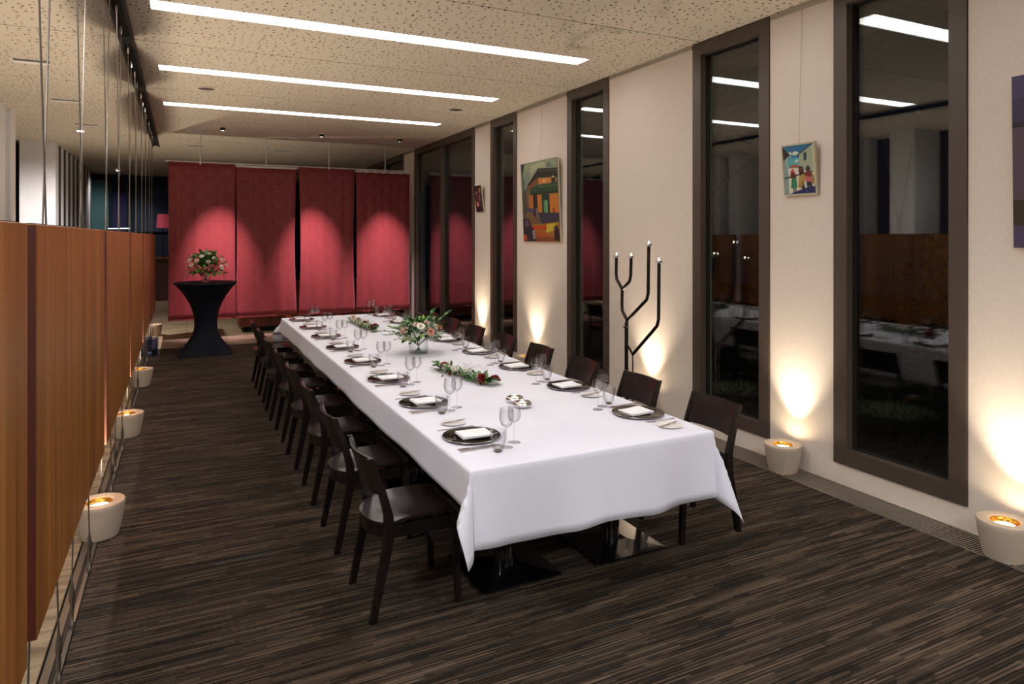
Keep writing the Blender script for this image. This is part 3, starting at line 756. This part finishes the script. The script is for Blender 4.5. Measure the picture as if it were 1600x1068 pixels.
garland('flower_garland', 'low garland of leaves and russet blooms at the far end of the table', 1.80, 7.95, 1.82, 7.00, [(.42, 0, .05, .034, 'rust', None), (.34, .05, .05, .03, 'redf', None), (.1, 0, .06, .03, 'rust', None), (-.4, 0, .06, .035, 'blush', None), (-.3, .03, .05, .028, 'rust', None)])

def vase(name, label, x, y, z, R, H_, water=.5):
    t = thing(name, label, 'vase', (x, y, z))
    MB().lathe([(0, .0005), (R*.97, .0005), (R, .004), (R, H_), (R-.003, H_), (R-.003, .014), (0, .012)], 32, caps=False).build('vase_glass', M['glass2'], t, True)
    return t
def bouquet(name, label, x, y, z, R, zs, heads, nleaf, tall=True, gyp=True, seed=3, vf=.62, ls=1):
    rr = random.Random(seed); t = thing(name, label, 'bouquet', (x, y, z+.016))
    b = MB(); 
    for k in range(16):
        a = rr.uniform(0, 6.28); q = rr.uniform(.3, 1)
        b.tube([(-.05*q*math.cos(a)*R/.3, -.05*q*math.sin(a)*R/.3, 0), (0.01*math.cos(a), .01*math.sin(a), zs*.45), (R*.55*q*math.cos(a), R*.55*q*math.sin(a), zs*.95)], .0024, 5)
    b.build('stems', M['stem'], t)
    cz = zs+R*.12
    for nm, m, n, W, L in (('leaves', M['leafd'], nleaf, .032*ls, .06*ls), ('leaves', M['leaf'], nleaf, .034*ls, .065*ls), ('leaves', M['leafg'], nleaf//2, .034*ls, .05*ls), ('leaves', M['leaff'], nleaf//5, .034*ls, .07*ls)):
        b = MB()
        for k in range(n):
            a = rr.uniform(0, 6.28); e = rr.uniform(-.45, 1.45); q = rr.uniform(.3, 1.05)
            d = Vector((math.cos(a)*math.cos(e), math.sin(a)*math.cos(e), math.sin(e)*vf)); p = Vector((0, 0, cz))+d*R*q*.92
            leaf_into(b, p, d+Vector((rr.gauss(0, .4), rr.gauss(0, .4), rr.gauss(.1, .3))), L*rr.uniform(.7, 1.2), W*rr.uniform(.8, 1.2))
        b.build(nm, m, t)['kind'] = 'stuff'
    if gyp:
        g = MB()
        for k in range(44):
            a = rr.uniform(0, 6.28); e = rr.uniform(-.5, 1.2); q = rr.uniform(.6, 1); d = Vector((math.cos(a)*math.cos(e), math.sin(a)*math.cos(e), math.sin(e)*.6))
            blobs(g, Vector((0, 0, cz))+d*R*q*.95, 34, (.026, .026, .018), .0042)
        g.build('baby_breath', M['gyp'], t)['kind'] = 'stuff'
    for (a, e, q, s, mk) in heads:
        a, e = math.radians(a), math.radians(e); d = Vector((math.cos(a)*math.cos(e), math.sin(a)*math.cos(e), math.sin(e)*vf*1.05))
        rose('rose', Vector((0, 0, cz))+d*R*q, d+Vector((0, 0, .25)), s, M[mk], t)
    return t
vase('glass_vase', 'wide clear glass cylinder vase in the middle of the banquet table', 1.83, 5.56, ZT, .082, .135)
bq = bouquet('flower_bouquet', 'loose bouquet of peach roses, baby breath and green sprigs in the table centre', 1.83, 5.56, ZT, .21, .125, [(-75, 18, .95, .028, 'peach'), (-25, 25, .95, .030, 'peach'), (-150, 25, .9, .024, 'blush'), (200, 20, .9, .023, 'blush'), (-60, 60, .9, .024, 'blush'), (-100, 45, .9, .028, 'ivory'), (0, 45, .9, .024, 'ivory'), (30, 30, .9, .023, 'ivory'), (120, 40, .9, .023, 'peach'), (-45, 35, .95, .023, 'ivory'), (-120, 60, .8, .023, 'blush')], 150)
# taller sprigs leaving the bouquet
b = MB(); st = MB()
for (dx, dy, dz, n) in ((.12, -.02, .34, 6), (.22, -.10, .33, 6), (.15, .02, .27, 6), (-.20, .10, .20, 6), (-.30, .16, .17, 6), (-.26, .02, .15, 6), (-.12, -.05, .24, 6)):
    q0 = Vector((dx*.2, dy*.2, .12)); q1 = Vector((dx*1.05, dy*1.05, dz)); st.tube([q0, (q0+q1)/2+Vector((0, 0, .03)), q1], .0018, 5)
    for k in range(n):
        f = .35+.65*k/(n-1); p = q0.lerp(q1, f)+Vector((0, 0, .03*4*f*(1-f)*.5)); s = 1 if k % 2 else -1; D = (q1-q0).normalized(); S = D.cross(Vector((0, 0, 1))).normalized()
        leaf_into(b, p, D+S*s*.9+Vector((0, 0, .3)), .060, .036)
b.build('sprig_leaves', M['leaf'], bq)['kind'] = 'stuff'; st.build('sprig_stems', M['stem'], bq)

# candle dishes
def dish(label, x, y):
    t = thing('candle_dish', label, 'candle dish', (x, y, ZT), 0, 'silver tealight dishes')
    MB().lathe([(0, .001), (.034, .001), (.050, .008), (.056, .020), (.051, .031), (.045, .034), (.044, .031), (.050, .021), (.044, .012), (.030, .006), (0, .006)], 36, caps=False).build('dish_bowl', M['chrome'], t, True)
    MB().lathe([(0, .0062), (.019, .0062), (.019, .030), (.0175, .030), (.0175, .0275), (0, .0275)], 24, caps=False).build('tealight', M['wax'], t, True)
    MB().lathe([(0, .029), (.002, .032), (.003, .036), (.0018, .042), (0, .048)], 12, caps=False).build('flame', M['flame'], t, True)
dish('round silver tealight dish on the tablecloth, the left one of the near pair', 1.815, 3.665)
dish('round silver tealight dish on the tablecloth, the right one of the near pair', 1.80, 3.535)

# ================================================================ CANDELABRA
t = thing('floor_candelabra', 'tall bronzed iron branching floor candelabra against the window wall', 'candelabra', (3.75, 5.21, 0))
def pz(*q): return [(x, y-5.21, z) for (y, z, x) in [(a[0], a[1], a[2] if len(a) > 2 else 0) for a in q]]
r = .015
MB().tube(pz((5.212, .01), (5.212, .95)), .019, 10).build('pole', M['iron'], t, True)
MB().tube(pz((5.212, .90), (5.212, .915), (5.212, .918)), [.030, .033, .022], 14).build('collar', M['chrome'], t, True)
MB().tube(pz((5.206, .93), (5.206, .975), (5.28, 1.05), (5.285, 1.12), (5.280, 1.262)), r, 10).build('branch', M['iron'], t, True)
MB().tube(pz((5.280, 1.255), (5.37, 1.345), (5.380, 1.40), (5.375, 1.55)), r, 10).build('branch', M['iron'], t, True)
MB().tube(pz((5.280, 1.255), (5.165, 1.335), (5.147, 1.39), (5.139, 1.55)), r, 10).build('branch', M['iron'], t, True)
MB().tube(pz((5.206, .965), (4.905, 1.19), (4.885, 1.25), (4.877, 1.664)), r, 10).build('branch', M['iron'], t, True)
MB().tube(pz((5.212, .60), (5.20, .74), (5.114, .665), (4.76, .97), (4.739, 1.03), (4.733, 1.519)), r, 10).build('branch', M['iron'], t, True)
MB().tube(pz((5.112, .68), (5.112, .02)), .008, 10).build('leg', M['chrome'], t, True)
MB().lathe([(0, .0005), (.18, .0005), (.18, .010), (.17, .014), (.03, .020), (0, .020)], 36, caps=False).build('base_plate', M['iron'], t, True)
for i, (y, z, w) in enumerate([(5.373, 1.552, 'leftmost arm'), (5.139, 1.552, 'second arm from the left'), (4.877, 1.665, 'tallest arm'), (4.733, 1.520, 'rightmost arm')]):
    MB().lathe([(.012, -.004), (.026, .004), (.030, .022), (.027, .022), (.023, .006), (0, .005)], 20, (0, y-5.21), z, False).build('candle_cup', M['chrome'], t, True)
    c = thing('tealight', 'lit tealight in the cup of the candelabra, '+w, 'candle', (3.75, y, z+.006), 0, 'tealights on the candelabra')
    MB().lathe([(0, 0), (.019, 0), (.019, .017), (0, .016)], 18, caps=False).build('wax', M['wax'], c, True)
    MB().lathe([(0, .018), (.0025, .022), (.0035, .028), (.002, .036), (0, .043)], 10, caps=False).build('flame', M['flame'], c, True)

# ================================================================ BAR TABLE
t = thing('bar_table', 'round standing table in a tight navy stretch cover beside the red curtains', 'table', (.335, 11.2, 0))
rows = []; NS = 64; zs = [0.0, .03, .08, .15, .25, .35, .45, .55, .65, .75, .85, .92, .98, 1.02, 1.045]
for z in zs:
    ring = []
    for k in range(NS+1):
        a = 2*PI*k/NS; kk = abs(math.cos(2*(a)))   # corners on the diagonals rotated to face the room
        w = z/1.045
        base = .175
        low = max(0, 1-w/.38)**1.7*.215; top = max(0, (w-.42)/.58)**2.1*.255
        sq = max(0, 1-w/.55); c8 = (abs(math.cos(2*a-PI/2)))**3
        rr_ = base+low*(.62+.75*c8)+top+.025*c8*sq-.018*(1-c8)*(1-abs(2*w-1))
        ring.append((rr_*math.cos(a), rr_*math.sin(a), z+.004))
    rows.append(ring)
MB().grid(rows).build('stretch_cover', M['navy'], t, True)
MB().lathe([(0, 1.040), (.43, 1.040), (.438, 1.048), (.438, 1.062), (.43, 1.070), (0, 1.070)], 56, caps=False).build('table_top', M['navy'], t, True)
b = MB()
for k in range(4):
    a = PI/4+k*PI/2; MB().lathe([(.02, 0), (.04, .001), (.04, .02), (.02, .024)], 12, (.40*math.cos(a), .40*math.sin(a))).build('foot', M['navy'], t)
vase('glass_vase', 'clear glass vase on the navy standing table', .335, 11.2, 1.071, .062, .14)
bouquet('flower_bouquet', 'rounded bouquet of ivory roses and green leaves on the navy standing table', .335, 11.2, 1.071, .30, .15,
        [(-60, 40, .95, .027, 'ivory'), (-110, 50, .95, .03, 'ivory'), (-30, 30, 1, .027, 'ivory'), (-20, 10, 1.02, .027, 'ivory'), (-150, 30, 1, .027, 'ivory'), (-135, 15, .98, .027, 'ivory'), (-85, 25, 1, .024, 'blush'), (-170, 45, 1, .024, 'blush'), (-70, 65, .95, .024, 'ivory'), (-45, 5, 1, .03, 'ivory'), (10, 40, 1, .024, 'ivory'), (-120, 30, 1, .03, 'blush'), (-95, 75, 1.0, .03, 'ivory'), (170, 20, 1, .024, 'ivory')], 190, gyp=False, seed=11, vf=.85, ls=1.35)

# ================================================================ CURTAINS
YC = 12.80
t = thing('curtain_rail', 'thin white ceiling hung rail carrying the four red curtains', 'curtain rail', (0, YC, 0))
MB().tube([(-.24, 0, 3.035), (4.10, 0, 3.035)], .011, 10).build('rail', M['white'], t, True)
MB().box(-.20, 4.06, .045, .055, 3.0, 3.02).build('rear_channel', M['white'], t)
for x in (.297, 1.369, 2.474, 3.544):
    MB().tube([(x, 0, 3.04), (x, 0, H-.001)], .010, 8).build('hanger_rod', M['white'], t, True)
    MB().box(x-.012, x+.012, -.012, .055, 2.995, 3.03).build('bracket', M['white'], t)
segs = [(-.20, .86, 0, 'leftmost, behind the navy standing table'), (.855, 1.90, .05, 'second from the left'), (1.93, 2.96, 0, 'third from the left'), (2.99, 4.045, .05, 'rightmost, beside the window wall')]
for i, (a, c, dy, w) in enumerate(segs):
    t = thing('red_curtain', 'tall flat red damask curtain, '+w, 'curtain', (a, YC+dy, 0), 0, 'red damask sliding curtains')
    rows = []; W = c-a; top = 3.02 if dy == 0 else 2.995
    for j in range(25):
        z = .33+(top-.33)*j/24; row = []
        for k in range(29):
            f = k/28; lowf = (1-j/24)**1.3
            y = -.004+lowf*(.018*math.sin(f*11+i*2)+.012*math.sin(f*23+i)+.02*math.sin(j*.35+f*3+i))+.004*math.sin(f*40)
            x = f*W-(.03*math.sin(j/24*PI)*(f-.5)*2*(1 if i in (1, 2) else .3))
            row.append((x, y, z))
        rows.append(row)
    b = MB().grid(rows).build('curtain_fabric', M['damask'], t, True); md = b.modifiers.new('thick', 'SOLIDIFY'); md.thickness = .002
    MB().box(.0, W, -.006, .006, .325, .345).build('bottom_bar', M['damask'], t)
    MB().box(.005, W-.005, -.012, .000, 2.735, 2.742).build('seam', M['damask'], t)
    MB().box(.0, W, -.008, .008, top-.012, top+.01).build('top_bar', M['white'] if dy else M['damask'], t)
# small spotlights aimed at the curtains
for i, x in enumerate((.62, 2.15, 3.25, 3.85)):
    pass
cs = [(.60, 'left'), (2.15, 'middle'), (3.52, 'right')]
for x, w in cs:
    y = 11.75
    t = thing('ceiling_spotlight', 'small recessed ceiling spotlight in front of the red curtains, '+w+' one', 'spotlight', (x, y, H), 0, 'recessed spotlights at the curtains')
    MB().lathe([(.034, -.001), (.034, -.045), (.040, -.045), (.040, -.001)], 20, caps=False).build('trim_ring', M['dark'], t, True)
    MB().lathe([(0, -.0028), (.031, -.0028)], 20, caps=False).build('lens', M['lamp'], t, True)
    spot('curtain_spot', (x, y, H-.018), (x, YC, 1.15), 900, math.radians(37), 1.0, .02, (1, .70, .92))

# wooden counter behind the curtains
t = thing('wooden_counter', 'low brown wooden counter partly hidden behind the red curtains', 'counter', (2.2, 13.6, 0))
MB().box(-1.15, 1.3, -.27, .3, .0, .10).build('plinth', M['dark'], t)
MB().box(-1.25, 1.4, -.33, .33, .10, .86).build('body', M['counter'], t)
MB().box(-1.28, 1.43, -.36, .36, .86, .90).build('worktop', M['counter'], t)

# ================================================================ CEILING FITTINGS
vn = [(-1.33, 8.15, 'left of the screens, nearest'), (-1.33, 10.3, 'left of the screens, middle'), (-1.33, 12.4, 'left of the screens, farthest'), (.27, 12.33, 'in front of the left curtain rod'), (1.88, 12.35, 'above the second curtain'), (3.48, 12.2, 'above the rightmost curtain'), (.26, 14.4, 'behind the curtains at left'), (1.86, 14.44, 'behind the curtains, middle'), (3.49, 14.3, 'behind the curtains at right')]
for x, y, w in vn:
    t = thing('air_slot', 'small rectangular ceiling air slot '+w, 'vent', (x, y, H), 0, 'ceiling air slots')
    MB().box(-.17, .17, -.10, -.085, -.006, -.001).box(-.17, .17, .085, .10, -.006, -.001).box(-.17, -.155, -.085, .085, -.006, -.001).box(.155, .17, -.085, .085, -.006, -.001).box(-.15, .15, -.02, .07, -.012, -.004).build('frame', M['white'], t)
    MB().box(-.155, .155, -.085, .085, -.0035, -.001).build('slot', M['dark'], t)
for x, y, w in [(.27, 8.75, 'left'), (3.40, 8.68, 'right')]:
    t = thing('ceiling_speaker', 'round ceiling speaker between the light strips, %s one' % w, 'speaker', (x, y, H), 0, 'round ceiling speakers')
    MB().lathe([(.105, -.001), (.11, -.005), (.098, -.007), (.095, -.004)], 32, caps=False).build('ring', M['white'], t, True)
    MB().lathe([(0, -.004), (.095, -.004)], 32, caps=False).build('grille_disc', M['steel'], t, True)
for i, (x, y) in enumerate([(-1.45, 1.0), (-1.45, 3.2), (.6, -2.1), (2.0, -2.1), (3.4, -2.1)]):  # unseen lamps added to brighten the tablecloth's front and side
    w = ['beside the viewer', 'just out of view on the left', 'behind the viewer, left', 'behind the viewer, middle', 'behind the viewer, right'][i]
    t = thing('fill_downlight', 'added ceiling fill downlight '+w, 'light', (x, y, H), 0, 'added fill downlights out of view')
    MB().lathe([(.045, -.001), (.06, -.006), (.06, -.001)], 24, caps=False).build('trim_ring', M['white'], t, True)
    MB().lathe([(0, -.003), (.044, -.003)], 20, caps=False).build('lens', M['lamp'], t, True)
    spot('added_fill_spot', (x, y, H-.02), (x, y, 0), 130 if i < 2 else 190, math.radians(160), .5, .04, (.94, .96, 1))
# downlights over the passage beyond the screens
for i, y in enumerate((5.5, 12.8, 20.0)):  # far one is added to brighten the teal wall panel
    t = thing('passage_downlight', 'small ceiling downlight over the passage left of the screens, %s one' % ('near', 'middle', 'far')[i], 'light', (-1.45, y, H), 0, 'passage downlights')
    MB().lathe([(.045, -.001), (.045, -.05), (.055, -.05), (.055, -.001)], 24, caps=False).build('trim_ring', M['white'], t, True)
    MB().lathe([(0, -.003), (.044, -.003)], 20, caps=False).build('lens', M['lamp'], t, True)
    spot('passage_spot', (-1.45, y, H-.03), (-2.2, y+1.2, 0), (90, 1000, 160)[i], math.radians(125), .7, .05, (1, .96, .95))

# far background pieces
t = thing('table_lamp', 'dim pink shaded lamp far away beside the red curtains', 'lamp', (-.46, 21.1, 1.2))
MB().lathe([(.07, 0), (.07, .02), (.015, .04), (.012, .80)], 16).build('base', M['dark'], t, True)
MB().lathe([(.16, .80), (.13, 1.18)], 24, caps=False).build('lamp_shade', M['pink'], t, True)
t = thing('pendant_tube', 'horizontal cool white tube light glowing in the dark far bar', 'light', (-1.48, 20.8, 1.97))
MB().tube([(-.26, 0, 0), (.26, 0, .01)], .012, 8).build('tube', M['tubel'], t, True)
MB().tube([(-.2, 0, .01), (-.2, 0, 1.52)], .003, 6).build('cord', M['dark'], t); MB().tube([(.2, 0, .01), (.2, 0, 1.52)], .003, 6).build('cord', M['dark'], t)

# ================================================================ PAINTINGS
PC = {}
def pc(h):
    if h not in PC: PC[h] = mat('paint_'+h.strip('#'), tuple(q*.8 for q in lin(h)[:3]), .55, bump=(90, .3, .002))
    return PC[h]
def painting(label, y0, y1, z0, z1, conv, polys, th=.022, lean=.03, frame=None, wire=True):
    """y0 = left edge (far), y1 = right edge (near); polys: (colour, points)"""
    W = y0-y1; Hh = z1-z0
    t = thing('wall_painting', label, 'painting', (XW-.004, y0, z0)); t.rotation_euler = (0, -math.atan(lean/Hh), 0)
    # local: x toward room is -x, y toward viewer is -y
    MB().box(-th, 0, -W, 0, 0, Hh).build('canvas', M['canvas'], t)
    b = MB(); cols = []
    for i, (c, pts) in enumerate(polys):
        if c not in cols: cols.append(c)
        b.mi = cols.index(c); x = -th-.0006-.00012*i
        vs = [(x, -W*u, Hh*(1-v)) for u, v in [conv(*p) for p in pts]]
        b.add(vs, [tuple(range(len(vs)))])
    me = b.mesh('painted_image', [pc(c) for c in cols]); o = obj('painted_image', me, t)
    if frame:
        f = .012; x0, x1 = -th-.006, 0
        MB().box(x0, x1, -W-f, f, -f, 0).box(x0, x1, -W-f, f, Hh, Hh+f).box(x0, x1, 0, f, 0, Hh).box(x0, x1, -W-f, -W, 0, Hh).build('frame', M[frame], t)
    if wire:
        w = MB().tube([(-.004, -W/2, Hh+(.012 if frame else 0)), ((H-.04-z0)*lean/Hh-.004, -W/2, H-.04-z0)], .0012, 5).build('hanging_wire', M['steel'], t)
        w.rotation_euler = (0, 0, 0)
    return t
def cA(x, y):
    u = (x-97)/358; top = 175-62*u; bot = 908+8*u; return min(max(u, 0), 1), min(max((y-top)/(bot-top), 0), 1)
painting('large street scene painting of a green balcony house in orange light, between two windows', 8.15, 7.16, 1.69, 2.73, cA, [
    ('#5d6b52', [(97, 175), (455, 113), (463, 916), (103, 908)]),
    ('#9aa07c', [(130, 175), (450, 118), (450, 215), (275, 215), (165, 370), (120, 300)]),
    ('#b5b48e', [(200, 190), (330, 150), (350, 200), (270, 210), (200, 260)]), ('#7f8f80', [(140, 250), (175, 245), (190, 300), (150, 400), (125, 420)]),
    ('#6d7e6c', [(355, 180), (380, 150), (410, 200), (350, 208)]), ('#2d3b2a', [(97, 180), (140, 175), (125, 240), (100, 260)]),
    ('#7c6b4a', [(130, 430), (455, 430), (457, 720), (140, 640)]), ('#57503c', [(110, 430), (150, 430), (160, 620), (110, 700)]),
    ('#23251b', [(275, 215), (450, 212), (452, 300), (270, 300), (165, 390), (165, 365)]), ('#3a4630', [(280, 230), (450, 225), (450, 245), (262, 250)]),
    ('#8d4a1c', [(165, 390), (270, 300), (270, 345), (180, 430)]), ('#d98436', [(275, 310), (440, 300), (440, 345), (275, 365)]), ('#e9b060', [(315, 318), (340, 316), (340, 350), (315, 352)]), ('#20251b', [(395, 300), (430, 298), (430, 350), (395, 352)]), ('#f1dcae', [(400, 290), (422, 288), (422, 302), (400, 304)]),
    ('#2e4a2c', [(190, 400), (265, 375), (452, 350), (452, 430), (190, 458)]), ('#46683c', [(270, 385), (445, 365), (445, 380), (270, 400)]), ('#1d2a1d', [(190, 455), (452, 430), (452, 445), (190, 470)]),
    ('#c46a24', [(170, 470), (215, 468), (215, 600), (175, 590)]), ('#2a2a1c', [(215, 468), (255, 465), (255, 610), (215, 600)]), ('#d07a30', [(258, 465), (300, 463), (300, 640), (262, 630)]),
    ('#263a26', [(300, 462), (372, 458), (372, 730), (302, 720)]), ('#4f9a5a', [(318, 520), (350, 515), (352, 725), (318, 720)]), ('#86c08a', [(340, 520), (352, 518), (352, 700), (342, 700)]), ('#d67f2e', [(375, 462), (452, 455), (455, 640), (375, 640)]), ('#8e3218', [(402, 600), (415, 585), (418, 640), (402, 640)]),
    ('#3b3444', [(262, 635), (457, 638), (458, 722), (290, 740)]), ('#4a4560', [(140, 590), (230, 600), (230, 640), (140, 625)]), ('#2c2430', [(205, 640), (235, 590), (262, 610), (262, 700), (215, 700)]), ('#8a7c78', [(240, 595), (258, 590), (260, 690), (245, 690)]),
    ('#7a5a3a', [(140, 640), (210, 650), (290, 742), (190, 740), (130, 690)]), ('#a8702c', [(180, 745), (300, 742), (455, 725), (460, 916), (200, 912)]), ('#d0461c', [(200, 760), (340, 760), (330, 800), (200, 790)]), ('#d8b83a', [(340, 745), (440, 735), (420, 800), (330, 830)]), ('#b85a20', [(210, 810), (330, 830), (400, 880), (230, 905)]), ('#8c4a26', [(230, 860), (400, 870), (400, 914), (230, 912)]),
    ('#2a2834', [(103, 690), (160, 690), (210, 800), (235, 908), (103, 908)]), ('#6d4a5c', [(120, 720), (150, 700), (170, 760), (130, 770)]), ('#9a8f94', [(195, 810), (215, 800), (230, 880), (205, 890)]), ('#c0502a', [(103, 840), (140, 850), (140, 900), (103, 905)]), ('#33202c', [(405, 790), (425, 745), (450, 800), (455, 910), (405, 900)]), ('#6f7a44', [(400, 770), (420, 760), (415, 800), (402, 805)]),
], lean=.045)
def cB(x, y):
    t = (y-212)/655; u = (x-(172+33*t))/(413+2*t); top = 238-52*u; bot = 880-16*u; return min(max(u, 0), 1), min(max((y-top)/(bot-top), 0), 1)
painting('small framed painting of three hatted figures before white houses, between two windows', 3.735, 3.455, 2.075, 2.44, cB, [
    ('#3d8aa6', [(172, 238), (585, 186), (620, 864), (205, 880)]), ('#2c6f98', [(185, 240), (560, 195), (480, 260), (390, 340), (290, 330)]), ('#5fb0b8', [(235, 400), (400, 380), (405, 500), (245, 520)]),
    ('#d9dcc8', [(250, 310), (290, 305), (300, 345), (265, 345)]), ('#e4e2d0', [(300, 318), (345, 292), (395, 315), (370, 345), (310, 345)]), ('#c9d8cc', [(330, 430), (375, 400), (392, 430), (350, 450)]), ('#b8cfc4', [(240, 370), (290, 355), (280, 380), (245, 385)]),
    ('#b8583c', [(255, 515), (300, 478), (340, 475), (400, 492), (402, 515)]), ('#e9dcc8', [(250, 525), (430, 518), (600, 560), (610, 860), (260, 870)]),
    ('#8fa69c', [(175, 420), (235, 390), (262, 880), (205, 880)]), ('#b9cdbf', [(228, 390), (240, 385), (262, 640), (250, 640)]),
    ('#3b2320', [(172, 245), (285, 355), (235, 375), (190, 420), (176, 430)]), ('#2a1a1c', [(172, 245), (285, 355), (270, 360), (172, 270)]),
    ('#a9b394', [(395, 345), (580, 195), (600, 560), (480, 560), (440, 520), (400, 490)]), ('#bcc4a4', [(560, 215), (582, 196), (600, 560), (575, 560)]), ('#2a1a1c', [(395, 345), (580, 187), (560, 190), (365, 355), (395, 378)]), ('#26303c', [(452, 325), (492, 300), (498, 412), (458, 424)]), ('#5a6a74', [(458, 335), (470, 328), (474, 410), (462, 414)]),
    ('#2c1c1c', [(188, 655), (400, 600), (585, 560), (585, 572), (400, 618), (190, 670)]),
    ('#25306a', [(300, 855), (500, 790), (610, 770), (612, 860), (300, 868)]),
    ('#6a2c22', [(280, 600), (300, 575), (335, 580), (360, 620), (360, 660), (285, 660)]), ('#c0503c', [(275, 575), (290, 560), (300, 535), (320, 535), (325, 560), (340, 568), (335, 580), (290, 585)]), ('#1f7a52', [(300, 655), (355, 650), (372, 780), (340, 800), (285, 790)]), ('#2f9a68', [(325, 660), (340, 655), (345, 790), (325, 795)]), ('#3a1c18', [(318, 800), (335, 798), (335, 848), (322, 848)]), ('#3a1c18', [(348, 795), (360, 793), (362, 842), (352, 842)]),
    ('#3a2020', [(388, 545), (400, 500), (425, 495), (455, 520), (460, 580), (480, 620), (460, 640), (410, 640)]), ('#7a3a2a', [(388, 545), (408, 520), (450, 530), (448, 545), (400, 560)]), ('#b8944e', [(400, 640), (450, 600), (485, 620), (470, 720), (430, 800), (385, 780), (392, 690)]), ('#8e6c34', [(430, 700), (460, 700), (440, 790), (425, 795)]), ('#241616', [(440, 780), (470, 740), (470, 820), (440, 820)]),
    ('#2f2a26', [(485, 545), (500, 500), (520, 488), (535, 510), (545, 545), (520, 560), (495, 560)]), ('#7a2a28', [(470, 600), (500, 560), (540, 560), (570, 600), (575, 640), (480, 650)]), ('#c86a6a', [(480, 620), (520, 640), (560, 640), (575, 720), (500, 720), (480, 680)]), ('#a8863e', [(560, 620), (590, 610), (602, 740), (575, 740)]), ('#201c30', [(500, 715), (560, 712), (575, 800), (550, 805), (530, 740), (525, 810), (505, 800)]), ('#d9d4dc', [(470, 730), (495, 720), (510, 780), (480, 790)]),
], th=.018, lean=.032, frame='pframe')
idc = lambda x, y: (x, y)
painting('small dark red and brown upright painting beside the far double window', 9.77, 9.50, 2.14, 2.55, idc, [
    ('#2a1512', [(0, 0), (1, 0), (1, 1), (0, 1)]), ('#5a1c28', [(.1, .35), (.5, .33), (.5, .7), (.1, .72)]), ('#c8782e', [(.62, .1), (.85, .1), (.82, .3), (.66, .3)]), ('#8d8078', [(.15, .22), (.4, .2), (.4, .32), (.15, .33)]), ('#8a6a80', [(.55, .35), (.75, .35), (.75, .6), (.58, .6)]), ('#c86a34', [(.2, .62), (.5, .6), (.5, .78), (.2, .8)]), ('#f0d9b0', [(.3, .64), (.38, .63), (.38, .78), (.3, .79)]), ('#4c2450', [(.55, .62), (.85, .62), (.85, .8), (.55, .8)]),
], lean=.05, wire=False)
painting('large dark violet and brown painting cut off by the right edge of the picture', 2.15, 1.25, 1.69, 2.64, idc, [
    ('#4b3f63', [(0, 0), (1, 0), (1, 1), (0, 1)]), ('#3c3350', [(0, .13), (1, .12), (1, .28), (0, .27)]), ('#241c22', [(0, .27), (1, .26), (1, .3), (0, .3)]), ('#7a4638', [(0, .3), (1, .29), (1, .72), (0, .72)]), ('#5c4454', [(0, .3), (.3, .3), (.3, .72), (0, .72)]), ('#3a2a1a', [(0, .72), (1, .72), (1, .87), (0, .87)]), ('#51405e', [(0, .88), (1, .88), (1, 1), (0, 1)]), ('#a06a3a', [(.5, .4), (.75, .4), (.75, .7), (.5, .7)]),
], lean=.02)
